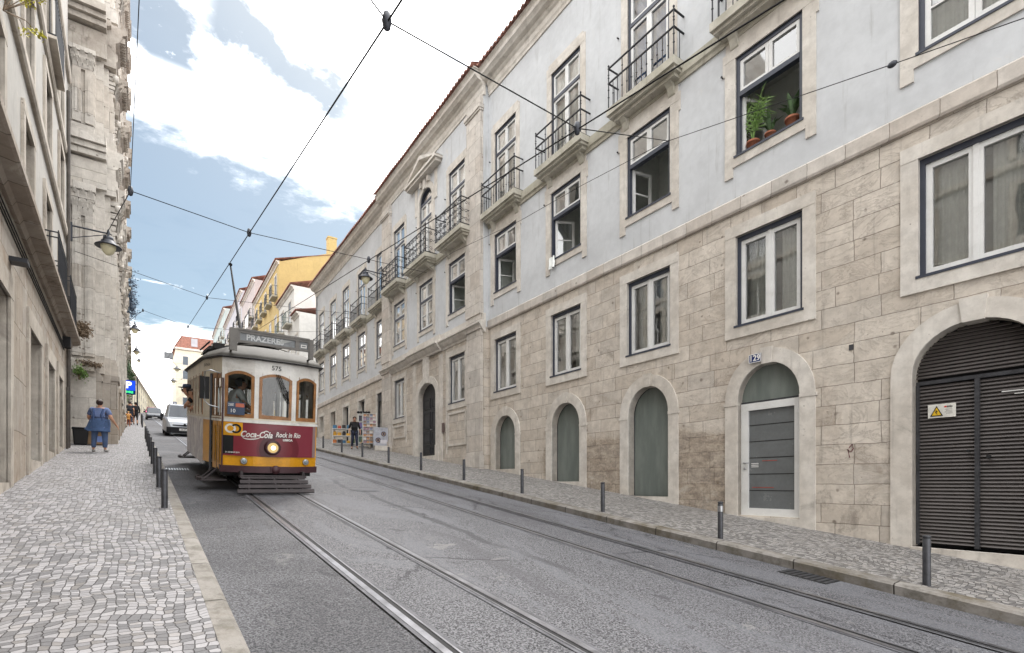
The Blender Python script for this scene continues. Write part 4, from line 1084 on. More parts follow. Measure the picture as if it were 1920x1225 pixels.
yh = townhouse('yellow house with a blank ochre gable, chimney and long iron balcony', PO, PR, 57.2, 73, 3, 23.0, 12, L, 5, 'yellow', balc=(L[3], L[1]), roof='tilered', roofh=2.0)
m = MB(); m.prism([(-.02, 22.9), (-5.5, 25.2), (-12, 25.6), (-12, 22.9)], 'x', 57.195, 57.6); m.build('gable', MT['yellow'], yh)
m = MB(); m.box(57.3, 58.1, -5.9, -5.0, 24, 26.8); m.box(57.25, 58.15, -5.95, -4.95, 26.8, 26.95); m.build('chimney', MT['yellow'], yh)
L = [(11, 13), (14.5, 16.6), (18, 20.2), (21.6, 23.8)]
townhouse('tall dusky pink house with washing on its balconies beyond the yellow house', PO, PR, 73.1, 85, 4, 26.3, 12, L, 4, 'pink', balc=(L[2], L[3]), roofh=2.4)
L = [(14, 16), (17.4, 19.5), (20.8, 23), (24.2, 26.4)]
townhouse('grey house row with dormer roof between the pink and the pale green house', PO, PR, 85.1, 108, 6, 28.6, 12, L, 6, 'grey', balc=(L[2], L[3]), roofh=2.6)
L = [(17, 19), (20.4, 22.6), (23.8, 26), (27.4, 29.6)]
townhouse('pale green house with dark balconies far up the right side', PO, PR, 108.1, 132, 8, 32.4, 12, L, 6, 'teal', balc=(L[1], L[2], L[3]), roofh=2.4)
L = [(20, 22), (23.4, 25.6), (26.8, 29)]
townhouse('low tan house with dark roof far up the right side', PO, PR, 132.1, 157, 10, 31, 12, L, 6, 'tan', roofh=4)
# the house that closes the street on the right
eh = thing('apartment_building', 'cream corner building with red mansard roof closing the view at the top of the street', 'building', (8.7, 168, 0), 0)
m = MB(); m.box(0, 22, 0, 20, 14, 37.4); m.build('wall', MT['cream'], eh)
m = MB(); m.prism([(-.5, 37.4), (22.5, 37.4), (21, 40.6), (1.2, 40.6)], 'y', -.4, 18); m.build('roof', MT['tilered'], eh)
m = MB(); m.box(3.5, 5.0, -.5, 2, 38, 40.2); m.build('dormer', MT['grey'], eh)
m = MB(); m.box(-.4, 22.4, -.4, 0, 36.9, 37.4); m.build('cornice', MT['trim'], eh)
for zl in (21.5, 25.2, 28.9, 32.8):
    for x in (2.2, 6.0, 9.8):
        m = MB(); frame_bars(m, x-.8, x+.8, zl-.2, zl+2.5, .2, -.06, .02); w = m.build('window', MT['trim'], eh)
        p = MB(); p.box(x-.6, x+.6, -.02, .01, zl, zl+2.3); p.build('pane', MT['farglass'], w)
# left side beyond the church
LO = (-1.15, 0, 0); LR = R(-90)
def lefthouse(label, d0, d1, zt, mat, n, levels, balc=(), x=0, **k): return townhouse(label, (-1.15+x, 0, 0), LR, -d1, -d0, gz(d0)-2, zt, 12, levels, n, mat, balc=balc, **k)
L = [(8, 10.2), (11.8, 14), (15.6, 17.8)]
h1 = lefthouse('narrow brown house with roof railing right after the church', 50.1, 57.5, 19.4, 'tan', 2, L, (L[1], L[2]), x=.25, roof=None)
small_rail(h1, -57.3, -50.3, -4, .05, 19.4, 1.3, 26)
L = [(9.6, 11.6), (13, 15)]
lefthouse('grey house behind the hanging bush on the left', 57.6, 74, 16.6, 'grey', 5, L, L, roofh=2.2)
L = [(12, 14), (15.2, 17.2)]
lefthouse('pale house with balconies past the blue parking display', 74.1, 98, 19.0, 'cream', 7, L, L, roofh=2, x=.1)
L = [(15, 17), (18, 19.6)]
lefthouse('white house near the crest on the left pavement', 98.1, 134, 20.9, 'whitewash', 9, L, L, roofh=2)
fh = townhouse('long far building with red brick patch where the street bends', (-1.0, 135, 0), R(-90)-math.atan2(6.1, 65), -64, 0, 12, 24.0, 12, [(18, 19.4), (20.4, 21.6), (22.2, 23.2)], 14, 'cream', roofh=1.5)
# ------------------------------------------------------------------ the tram (local: x across, y back up the street, z up from the rails)
TX, TY = 2.235, 11.40
PITCH = math.atan(SLOPE)
tram = thing('tram', 'yellow and white vintage tram with maroon advert front, headlight lit, coming down the near track', 'tram', (TX, TY, gz(TY)+.02), rot=(PITCH, 0, 0))
MT['tyellow'] = plain('tram_yellow', '#d39517', .3, var=.12, dirt='#7d5620', dirt_amt=.5, scale=3)
MT['tcream'] = plain('tram_cream', '#d8d0bd', .4, var=.07, dirt='#93866e', dirt_amt=.4, scale=3)
MT['twhite'] = plain('tram_white', '#dcdad5', .35, var=.08, dirt='#8f897e', dirt_amt=.5, scale=3)
MT['tmaroon'] = plain('tram_dark_maroon', '#43262c', .5, var=.15, dirt='#2a2023')
MT['twood'] = plain('varnished_wood', '#94683f', .45, var=.25, scale=6, dirt='#6e4522')
MT['troof'] = plain('tram_roof_grey', '#45423d', .7, var=.15, scale=2, dirt='#57534c', dirt_amt=.7)
MT['tdark'] = plain('undergear_black', '#1b1a1b', .7, .1, var=.2)
MT['tint'] = plain('tram_interior', '#c2b9a8', .7, var=.15)
MT['tlife'] = plain('lifeguard_wood', '#3b3537', .75, var=.25, dirt='#38302f')
HWF, HW = .90, 1.10
def fy(x): return .24*(abs(x)/HWF)**2.2                  # the bowed front
def plan(x):                                             # front outline
    return (x, fy(x))
TL = 7.15
right = [(x, fy(x)) for x in (0.33, .42, .86, HWF)]
front_x = [-.90, -.85, -.36, -.28, .33, .42, .85, .90]
outl = [(x, fy(x)) for x in front_x]
side_ys = [1.5, 1.58, 2.22, 2.30, 2.94, 3.02, 3.66, 3.74, 4.38, 4.46, 5.10, 5.18, 5.65]
rside = [(1.0, .80), (1.01, .90), (HW, 1.42)]+[(HW, y) for y in side_ys]+[(1.01, TL-.95), (HWF, TL-.25)]
rear = [(x, TL-fy(x)) for x in reversed(front_x)]
lside = [(-x, y) for x, y in reversed(rside)]
ring = outl+rside+rear[1:-1]+[(-HWF, TL-.25)]+lside[1:]
NR = len(ring)
def seg_kind(i):
    (x0, y0), (x1, y1) = ring[i], ring[(i+1) % NR]
    mx, my = (x0+x1)/2, (y0+y1)/2
    if max(y0, y1) < .3 or min(y0, y1) > TL-.3:
        w = abs(x1-x0); return 'fwin' if w > .3 else 'post'
    if abs(abs(mx)-HW) < .02 and abs(y1-y0) > .4: return 'swin'
    if .24 < my < .81 and mx < 0: return 'door'
    if .79 < my < .92 and mx < 0: return 'gap'
    return 'panel' if abs(abs(mx)-HW) > .02 else 'spost'
def bandquad(m, i, z0, z1, inset=0, mi=0):
    (x0, y0), (x1, y1) = ring[i], ring[(i+1) % NR]
    if inset:
        dx, dy = x1-x0, y1-y0; l = math.hypot(dx, dy); nx, ny = -dy/l*inset, dx/l*inset
        x0 += nx; x1 += nx; y0 += ny; y1 += ny
    m.quad((x0, y0, z0), (x0, y0, z1), (x1, y1, z1), (x1, y1, z0), mi)
ZB, ZY, ZP, ZW0, ZW1, ZT = .50, .71, 1.38, 1.46, 2.36, 2.62
body = MB()
for i in range(NR):
    k = seg_kind(i); (x0, y0), (x1, y1) = ring[i], ring[(i+1) % NR]
    isfront = k in ('fwin', 'post') and max(y0, y1) < .3
    side = k in ('swin', 'spost')
    if k == 'gap': continue
    if k == 'door': continue
    low = 0                                               # yellow
    if side: low = 3
    bandquad(body, i, ZB if not side else .42, ZP, 0, low)
    if isfront or k in ('fwin', 'post'): bandquad(body, i, ZP, ZW0, 0, 1)
    else: bandquad(body, i, ZP, ZW0, 0, 2)
    top0 = ZW1
    if k in ('post', 'panel', 'spost'): bandquad(body, i, ZW0, ZW1, 0, 1 if k == 'post' else 2)
    bandquad(body, i, ZW1, ZT, 0, 1 if k in ('post', 'fwin') else 2)
    if k in ('post', 'panel', 'spost'): bandquad(body, i, ZB, ZT, .05, 4)
    else: bandquad(body, i, ZB, ZW0, .05, 4); bandquad(body, i, ZW1, ZT, .05, 4)
for i in range(NR):
    k = seg_kind(i)
    if k in ('door', 'gap'): bandquad(body, i, 2.30, ZT, 0, 2)
def side_ad():
    t = NT('faded_side_advert'); o = t.obj(); x, y, z = t.xyz(o)
    n = t.noise(o, 2.2, 5, .7, .8); c = t.mix(t.ramp(n, .38, .62), lin('#b9b4ba'), lin('#e6e3df'))
    c = t.mix(t.math('MULTIPLY', t.ramp(t.noise(o, 5, 5, .7), .52, .7), .5), c, lin('#7c6f78'))
    g = t.ramp(t.math('ABSOLUTE', t.math('SUBTRACT', t.math('FRACT', t.math('DIVIDE', y, .72)), .5)), .47, .5)
    c = t.mix(t.math('MULTIPLY', g, .6), c, lin('#56505a'))
    t.pbr(c, .45); return t.m
body.build('body', [MT['tyellow'], MT['twhite'], MT['tcream'], side_ad(), MT['tint']], tram)
# belt rail and drip mouldings
def belt(name, z0, z1, out, mat):
    m = MB()
    for i in range(NR):
        if seg_kind(i) in ('gap',): continue
        (x0, y0), (x1, y1) = ring[i], ring[(i+1) % NR]; dx, dy = x1-x0, y1-y0; l = math.hypot(dx, dy); nx, ny = dy/l*out, -dx/l*out
        a, b, c, d = (x0, y0), (x1, y1), (x1+nx, y1+ny), (x0+nx, y0+ny)
        m.add([(p[0], p[1], z) for z in (z0, z1) for p in (a, b, c, d)], [(0, 1, 2, 3), (4, 7, 6, 5), (3, 2, 6, 7), (0, 3, 7, 4), (1, 5, 6, 2)])
    return m.build(name, mat, tram)
belt('belt_rail', ZP-.012, ZP+.03, .018, MT['twhite'])
belt('sill_rail', ZW0-.03, ZW0, .012, MT['tcream'])
# advert on the dash
def advert():
    t = NT('maroon_advert'); o = t.obj(); x, y, z = t.xyz(o)
    def disc(cx, cz, r0, r1):
        d = t.math('SQRT', t.math('ADD', t.math('POWER', t.math('SUBTRACT', x, cx), 2), t.math('POWER', t.math('SUBTRACT', z, cz), 2)))
        return t.ramp(d, r1, r0)
    c = lin('#5c2129')
    c = t.mix(t.ramp(x, -.2, .75), c, lin('#7c3542'))
    c = t.mix(t.math('MULTIPLY', disc(.18, .86, .86, .90), .5), lin('#7c2c38'), c)
    c = t.mix(t.math('MULTIPLY', disc(-.35, .88, .46, .48), .6), c, lin('#7d2230'))
    c = t.mix(t.math('MULTIPLY', disc(.10, .86, .40, .41), .75), c, lin('#5c1822'))
    c = t.mix(t.math('MULTIPLY', disc(.05, .86, .30, .32), .8), c, lin('#3b1017'))
    c = t.mix(t.math('MULTIPLY', disc(.14, .86, .22, .24), .7), c, lin('#7a2a33'))
    c = t.mix(t.math('MULTIPLY', t.ramp(x, .80, .815), .85), c, lin('#8c7d7c'))
    c = t.mix(t.math('MULTIPLY', t.ramp(t.noise(o, 4, 5, .7), .55, .75), .25), c, lin('#4b2a2c'))
    t.pbr(c, .3, 0, None, .5); return t.m
def dash(name, x0, x1, z0, z1, off, mat, parent, n=24):
    m = MB(); vs = []
    for k in range(n+1):
        x = x0+(x1-x0)*k/n
        vs += [(x, fy(x)-off, z0), (x, fy(x)-off, z1)]
    m.add(vs, [(2*k, 2*k+1, 2*k+3, 2*k+2) for k in range(n)], 0, True)
    return m.build(name, mat, parent)
# fy is sampled coarsely by the body, so the dash panel follows the chords from outside
def fyc(x):
    for a, b in zip(front_x[:-1], front_x[1:]):
        if a <= x <= b: return fy(a)+(fy(b)-fy(a))*(x-a)/(b-a)
    return fy(x)
adp = dash('front_advert', -.875, .875, ZY, ZP-.014, .012, advert(), tram)
for e in (0,):
    dash('black_block', -.87, -.70, ZY+.03, 1.10, .016, MT['black'], adp, 6)
    dash('yellow_square', -.872, -.55, 1.105, ZP-.018, .017, MT['tyellow'], adp, 8)
    def ringm(cx, cz, r0, r1, a0, a1, mat, off):
        m = MB(); n = 20; vs = []
        for k in range(n+1):
            a = a0+(a1-a0)*k/n
            for r in (r0, r1): x = cx+r*math.cos(a); vs.append((x, fy(x)-off, cz+r*math.sin(a)))
        m.add(vs, [(2*k, 2*k+1, 2*k+3, 2*k+2) for k in range(n)]); m.build('ring_emblem', mat, adp)
    ringm(-.755, 1.24, .055, .092, 0, 2*PI, MT['twhite'], .021); ringm(-.665, 1.24, .055, .092, -2.4, 2.4, MT['black'], .023)
    def on_dash(cx, cz, off=.018): return lambda u, v: (cx+u, fy(cx+u)-off, cz+v)
    text_obj('lettering', 'Coca-Cola', .165, MT['twhite'], adp, on_dash(-.30, 1.14), shear=.32, bold=.004, width=.56)
    m = MB()
    def stroke(pts, w):
        vs = []; P = [Vector((p[0], p[1])) for p in pts]
        for i, p in enumerate(P):
            d = (P[min(i+1, len(P)-1)]-P[max(i-1, 0)]).normalized(); nn = Vector((-d.y, d.x)); ww = w*(.35+.65*math.sin(PI*(i+.6)/(len(P)+.2)))
            for s in (-1, 1): q = p+nn*s*ww; vs.append((q.x, fy(q.x)-.019, q.y))
        m.add(vs, [(2*k, 2*k+1, 2*k+3, 2*k+2) for k in range(len(P)-1)])
    stroke([(-.55+.10*t-.02*math.sin(t*2), 1.075-.028*math.sin(t*1.25)) for t in [k*.26 for k in range(13)]], .011)   # the swash under the first capital
    stroke([(-.19+.05*t, 1.20+.022*math.sin(t*1.5)) for t in [k*.3 for k in range(8)]], .009)
    m.build('lettering_swash', MT['twhite'], adp)
    text_obj('lettering', 'Rock in Rio', .14, MT['twhite'], adp, on_dash(.285, 1.16), shear=.25, bold=.003, width=.49)
    text_obj('lettering', 'LISBOA', .058, MT['twhite'], adp, on_dash(.27, 1.06), bold=.003)
    text_obj('lettering', '21-22/28-29 JUN', .034, MT['twhite'], adp, on_dash(-.715, .775), bold=.001)
text_obj('fleet_number', '575', .125, MT['black'], tram, lambda u, v: (.03+u, fyc(.03+u)-.006, 2.475+v), bold=.001)
text_obj('entry_lettering', 'ENTRADA', .085, MT['black'], tram, lambda u, v: (-1.01-(1.16-u-.90)*.173-.009, 1.16-u, 2.48+v), width=.40)
# bumper
m = MB()
pts = [(x, fy(x)) for x in [-.9+.1*k for k in range(19)]]
def bumper(z0, z1, out, name, mat):
    m = MB(); vs = []
    for x, y in pts: vs += [(x*1.02, y-out, z0), (x*1.02, y-out, z1), (x*1.02, y+.12, z1), (x*1.02, y+.12, z0)]
    n = len(pts); fs = []
    for k in range(n-1):
        for j in range(4): fs.append((4*k+j, 4*k+(j+1) % 4, 4*k+4+(j+1) % 4, 4*k+4+j))
    fs += [(0, 1, 2, 3), (4*n-4, 4*n-1, 4*n-2, 4*n-3)]
    m.add(vs, fs); return m.build(name, mat, tram)
bumper(.385, .515, .035, 'bumper', MT['tmaroon'])
m = MB(); m.lathe([(.001, -.09), (.07, -.085), (.09, -.05), (.09, -.03)], (0.05, 0, .45), 14, axis='y'); m.box(-.05, .15, -.06, -.034, .39, .51); m.build('coupler', MT['tmaroon'], tram)
# lamps
def glow(name, col, st):
    t = NT(name); o = t.obj(); e = t.n('ShaderNodeEmission', Color=lin(col), Strength=st); t.t.links.new(e.outputs[0], t.out.inputs[0]); return t.m
hx = -.02
m = MB(); m.lathe([(.155, 0), (.15, -.05), (.135, -.085), (.105, -.095), (.10, -.06)], (hx, fy(hx)-.012, .90), 24, axis='y')
hl = m.build('headlight', MT['tmaroon'], tram)
m = MB(); m.lathe([(.102, -.07), (.085, -.085), (.05, -.098), (.001, -.102)], (hx, fy(hx)-.012, .90), 24, axis='y'); m.build('lens', glow('headlight_lens', '#f0cf8e', .42), hl)
m = MB(); m.lathe([(.045, -.1045), (.03, -.109), (.001, -.112)], (hx, fy(hx)-.012, .90), 16, axis='y'); m.build('bulb', glow('headlight_bulb', '#fff1cf', 1.6), hl)
for x in (-.52, .66):
    m = MB(); m.lathe([(.062, .0), (.062, -.03), (.045, -.035)], (x, fy(x)-.004, .61), 16, axis='y'); l = m.build('marker_light', MT['silver'], tram)
    m = MB(); m.lathe([(.045, -.028), (.03, -.045), (.001, -.05)], (x, fy(x)-.004, .61), 14, axis='y'); m.build('lens', plain('clear_lens', '#7f8a90', .1), l)
# glazing
def fwindow(i, name='window'):
    (x0, y0), (x1, y1) = ring[i], ring[(i+1) % NR]
    m = MB(); n = 12; bw = .055
    def P(t, z, o): 
        x = x0+(x1-x0)*t; y = y0+(y1-y0)*t; l = math.hypot(x1-x0, y1-y0); return (x+(y1-y0)/l*o, y-(x1-x0)/l*o, z)
    def arch(t): return ZW1-.09*(2*t-1)**2
    L = math.hypot(x1-x0, y1-y0); e = bw/L
    for o, k in ((.015, 1), (-.02, -1)):
        m.quad(P(0, ZW0, o), P(e, ZW0, o), P(e, arch(e), o), P(0, arch(0), o)); m.quad(P(1-e, ZW0, o), P(1, ZW0, o), P(1, arch(1), o), P(1-e, arch(1-e), o))
        m.quad(P(e, ZW0, o), P(1-e, ZW0, o), P(1-e, ZW0+.075, o), P(e, ZW0+.075, o))
        for k in range(n):
            a, b = e+(1-2*e)*k/n, e+(1-2*e)*(k+1)/n
            m.quad(P(a, arch(a)-bw, o), P(b, arch(b)-bw, o), P(b, arch(b), o), P(a, arch(a), o))
            if o < 0: m.quad(P(a, arch(a)-bw, .015), P(b, arch(b)-bw, .015), P(b, arch(b)-bw, -.02), P(a, arch(a)-bw, -.02))
    for a in (e, 1-e): m.quad(P(a, ZW0, .015), P(a, ZW0, -.02), P(a, ZW1, -.02), P(a, ZW1, .015))
    m.quad(P(e, ZW0+.075, .015), P(1-e, ZW0+.075, .015), P(1-e, ZW0+.075, -.02), P(e, ZW0+.075, -.02))
    w = m.build(name, MT['twood'], tram)
    c = MB(); c.quad(P(0, ZW1+.01, .004), P(1, ZW1+.01, .004), P(1, arch(1)-.0, .004), P(0, arch(0), .004)) if False else None
    f = MB()
    for k in range(n): a, b = k/n, (k+1)/n; f.quad(P(a, arch(a), .001), P(b, arch(b), .001), P(b, ZW1+.001, .001), P(a, ZW1+.001, .001))
    f.build('arched_head', MT['twhite'], w)
    p = MB(); p.quad(P(e, ZW0+.075, 0), P(1-e, ZW0+.075, 0), P(1-e, ZW1-bw, 0), P(e, ZW1-bw, 0)); p.build('pane', MT['tramglass'], w)
for i in range(NR):
    if seg_kind(i) == 'fwin': fwindow(i)
    elif seg_kind(i) == 'swin':
        (x0, y0), (x1, y1) = ring[i], ring[(i+1) % NR]; s = 1 if x0 > 0 else -1; a, b = sorted((y0, y1)); x = s*HW
        m = MB()
        for (p, q, r0, r1) in ((a, a+.05, ZW0, ZW1), (b-.05, b, ZW0, ZW1), (a+.05, b-.05, ZW1-.05, ZW1), (a+.05, b-.05, ZW0, ZW0+.04), (a+.05, b-.05, 1.98, 2.02)): m.box(x-s*.03, x+s*.008, p, q, r0, r1)
        w = m.build('window', MT['tcream'] , tram)
        p = MB(); p.quad((x-s*.012, a+.05, 2.02), (x-s*.012, b-.05, 2.02), (x-s*.012, b-.05, ZW1-.05), (x-s*.012, a+.05, ZW1-.05)); p.build('pane', MT['tramglass'], w)
# wooden pillars between the side windows
for y in (1.54, 2.26, 2.98, 3.70, 4.42, 5.14):
    m = MB(); m.box(-HW-.014, -HW-.001, y-.045, y+.045, ZW0, ZW1); m.build('window_pillar', MT['twood'], tram)
# folding door at the front platform
dx0, dy0, dx1, dy1 = -.90, .25, -1.0, .80
dv = Vector((dx1-dx0, dy1-dy0, 0)); dl = dv.length; dv.normalize(); dn = Vector((-dv.y, dv.x, 0))
if dn.x > 0: dn = -dn
def D(t, z, o=0): p = Vector((dx0, dy0, 0))+dv*(t*dl)+dn*o; return (p.x, p.y, z)
m = MB(); g = MB()
for a, b in ((.03, .47), (.53, .95)):
    m.quad(D(a, .42, -.01), D(b, .42, -.01), D(b, 1.38, -.01), D(a, 1.38, -.01), 0)
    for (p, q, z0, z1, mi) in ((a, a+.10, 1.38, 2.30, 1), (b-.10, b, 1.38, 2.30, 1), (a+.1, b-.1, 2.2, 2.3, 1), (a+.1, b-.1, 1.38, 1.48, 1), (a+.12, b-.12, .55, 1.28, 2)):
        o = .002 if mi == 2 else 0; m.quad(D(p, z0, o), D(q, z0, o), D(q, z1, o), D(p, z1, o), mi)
    g.quad(D(a+.1, 1.48, -.01), D(b-.1, 1.48, -.01), D(b-.1, 2.2, -.01), D(a+.1, 2.2, -.01))
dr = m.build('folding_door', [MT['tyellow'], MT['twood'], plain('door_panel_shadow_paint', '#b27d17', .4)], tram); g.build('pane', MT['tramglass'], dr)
m = MB(); m.tube([(-.885, .19, .5), (-.885, .19, 2.2)], .016, 6); m.build('grab_rail', MT['tmaroon'], tram)
m = MB()
m.prism([(-1.0, .88), (-1.03, .88), (-1.03, .95), (-1.0, .95)], 'z', .35, 2.3); m.build('door_post', MT['bollard'], tram)
# steps
def step(y0, y1):
    m = MB(); m.prism([(-1.28, y0+.12), (-1.22, y0), (-.78, y0), (-.78, y1), (-1.22, y1), (-1.28, y1-.12)], 'z', .185, .215)
    m.prism([(-1.28, y0+.12), (-1.22, y0), (-1.19, y0+.02), (-1.25, y0+.13), (-1.25, y1-.13), (-1.19, y1-.02), (-1.22, y1), (-1.28, y1-.12)], 'z', .216, .24)
    for y in (y0+.1, y1-.1): m.tube([(-1.15, y, .22), (-.9, y, .46)], .018, 6)
    m.build('step', MT['tlife'], tram)
step(.35, .98); step(TL-1.35, TL-.75)
# roof: rounded shell with drip edge
m = MB(); lev = [(1.055, 2.595), (1.055, 2.64), (1.0, 2.70), (.90, 2.79), (.75, 2.88), (.52, 2.955), (.26, 2.995), (.02, 3.01)]
cy = TL/2; vs = []
roofring = [(x*1.0, y) for x, y in ring]
for s, z in lev:
    for x, y in roofring:
        yy = cy+(y-cy)*(1-(1-s)*(.55 if s < 1.01 else .35)) if s <= 1.05 else cy+(y-cy)*1.022
        vs.append((x*s, yy, z))
fs = []
for k in range(len(lev)-1):
    for i in range(NR): fs.append((k*NR+i, k*NR+(i+1) % NR, (k+1)*NR+(i+1) % NR, (k+1)*NR+i))
m.add(vs, fs, 0, True); m.add(vs[-NR:], [tuple(range(NR))], 0)
m.add([(x*1.05, cy+(y-cy)*1.022, 2.594) for x, y in ring], [tuple(range(NR))[::-1]], 0)
roof = m.build('roof', MT['troof'], tram)
m = MB()
for y in (1.1, 3.4, 5.8): m.tube([(x, y, 2.70+.315*math.cos(min(1, abs(x)/1.02)*PI/2)**.75) for x in [-1.0+.1*k for k in range(21)]], .012, 5)
m.build('roof_seam', MT['troof'], roof)
m = MB(); 
for i in range(NR):
    (x0, y0), (x1, y1) = ring[i], ring[(i+1) % NR]
    m.tube([(x0*1.062, cy+(y0-cy)*1.026, 2.61), (x1*1.062, cy+(y1-cy)*1.026, 2.61)], .017, 5, cap=False)
m.build('gutter', MT['tdark'], roof)
# destination board
SX0, SX1, SY, SZ0, SZ1 = -.82, .64, -.02, 2.76, 3.11
m = MB(); frame_bars(m, SX0+.13, SX1, SZ0+.12, SZ1, .045, SY-.05, SY+.02, 0); m.box(SX0, SX0+.13, SY-.06, SY+.03, SZ0-.04, SZ1+.02); m.box(SX1-.02, SX1+.06, SY-.06, SY+.03, SZ0-.02, SZ1+.02)
m.box(SX0+.13, SX1-.02, SY-.062, SY+.032, SZ1-.0, SZ1+.035); m.box(-.10+.45, -.02+.45, SY-.045, SY+.02, SZ0+.16, SZ1-.045)
for x in (SX0+.06, SX1+.02): m.tube([(x, SY, SZ0), (x, SY+.35, 2.72)], .02, 6)
sb = m.build('destination_board', plain('board_frame', '#6a6763', .6, var=.15), tram)
m = MB(); m.box(SX0+.175, SX1-.045, SY-.02, SY+.015, SZ0+.165, SZ1-.045); m.build('board_panel', plain('board_grey', '#6a6e71', .35, var=.2, dirt='#8d9092', dirt_amt=.6, scale=5), sb)
text_obj('lettering', 'PRAZERES', .15, plain('worn_white_lettering', '#b9bbbb', .5), sb, lambda u, v: (-.20+u, SY-.022, SZ0+.232+v), bold=.004, spacing=1.0)
m = MB(); frame_bars(m, .46, .57, SZ0+.19, SZ1-.10, .015, SY-.024, SY-.021); m.build('route_box', MT['twhite'], sb)
m = MB(); m.quad((.0, SY-.0225, SZ0+.19), (.10, SY-.0225, SZ0+.21), (.30, SY-.0225, SZ1-.06), (.14, SY-.0225, SZ1-.06)); m.build('torn_poster', plain('torn_paper', '#a3a5a3', .6), sb)
# trolley gear
m = MB(); m.box(-.42, .42, 1.5, 2.3, 3.05, 3.09); m.box(-.30, .30, 1.62, 2.15, 3.18, 3.22)
for x in (-.3, .3):
    for y in (1.65, 2.1): m.tube([(x, y, 3.0), (x*.8, y, 3.2)], .02, 5)
m.tube([(-.2, 1.85, 3.22), (-.1, 1.85, 3.36), (.1, 1.85, 3.36), (.2, 1.85, 3.22)], .025, 6)
m.build('current_collector_base', MT['tdark'], tram)
m = MB(); m.box(-.95, -.62, 2.0, 3.4, 2.86, 2.96); m.box(-.9, -.7, 1.6, 1.9, 2.88, 3.0)
for k in range(5): m.tube([(-1.0, 1.8+k*.35, 2.86), (-.55, 1.8+k*.35, 3.0)], .018, 5)
m.tube([(-.98, 1.6, 3.0), (-.98, 3.6, 3.0)], .02, 5)
m.build('roof_resistor', MT['tdark'], tram)
def to_local(X, Y, Z):
    d = Vector((X-TX, Y-TY, Z-(gz(TY)+.02))); return Matrix.Rotation(-PITCH, 3, 'X') @ d
tip = to_local(2.21, 17.0, gz(17.0)+5.88)
m = MB(); b0 = Vector((.02, 3.9, 3.02)); m.tube([b0, tip], [.04, .022], 8); m.lathe([(.13, 0), (.13, .06), (.05, .12), (.05, .2)], (.02, 3.9, 2.98), 10)
m.tube([tip+Vector((0, -.09, -.02)), tip+Vector((0, .09, .03))], .045, 8)
m.build('trolley_pole', MT['tdark'], tram)
m = MB(); m.tube([tip, (.35, 5.8, 2.9)], .006, 4); m.build('trolley_rope', MT['black'], tram)
# mirror and wiper
m = MB(); m.cbox((-1.19, .23, 1.98), (.16, .07, .42)); mi = m.build('mirror', MT['black'], tram)
m = MB(); m.tube([(-.93, .22, 2.28), (-1.1, .16, 2.32), (-1.19, .19, 2.28), (-1.19, .19, 1.74), (-1.12, .17, 1.66), (-.93, .22, 1.62)], .013, 6); m.build('mirror_bracket', MT['silver'], mi)
m = MB()
for k in range(3): m.tube([(.02+k*.03, fy(.1)-.03, 2.36), (.14+k*.045, fy(.2)-.03, 2.02), (.24+k*.02, fy(.3)-.03, 1.80)], .007, 4)
m.box(.235, .26, .0, .012, 1.52, 2.05)
m.build('wiper', MT['black'], tram)
m = MB(); m.box(-.82, -.52, .07, .08, ZW0+.05, ZW0+.29); pc = m.build('window_card', plain('card_blue', '#22344f', .5), tram)
dash_fn = lambda cx, cz: (lambda u, v: (cx+u, .066, cz+v))
text_obj('lettering', '10', .10, MT['white'], pc, dash_fn(-.73, ZW0+.12)); m = MB(); m.box(-.68, -.53, .064, .069, ZW0+.20, ZW0+.27); m.build('red_strip', plain('card_red', '#a8563c', .5), pc)
text_obj('lettering', '28E', .07, MT['white'], pc, dash_fn(-.76, ZW0+.235))
# running gear, lifeguard
m = MB(); m.box(-.85, .85, .45, TL-.45, .28, .50); m.box(-.7, .7, 2.2, 4.9, .12, .3)
m.build('underframe', MT['tdark'], tram)
for y in (2.4, 4.75):
    m = MB()
    for x in (-.46, .46): m.lathe([(.05, -.05), (.33, -.045), (.34, .02), (.37, .03), (.37, .045), (.05, .05)], (x, y, .34), 24, axis='x')
    m.tube([(-.45, y, .34), (.45, y, .34)], .05, 8); m.build('wheelset', MT['tdark'], tram)
m = MB()
n = 4
for k in range(n):
    t = k/(n-1); y = -.50+.34*t; z = .055+.235*t; hw = .70-.11*t
    m.prism([(y-.02, z), (y+.03, z+.06), (y+.06, z+.05), (y+.02, z-.02)], 'x', -hw, hw)
for x in (-.5, 0, .5): m.tube([(x, -.46, .06), (x*.9, -.13, .31)], .022, 6)
m.box(-.62, .62, -.16, .0, .30, .34); m.box(-.60, -.55, -.10, .3, .30, .42); m.box(.55, .60, -.10, .3, .30, .42)
m.build('lifeguard', MT['tlife'], tram)
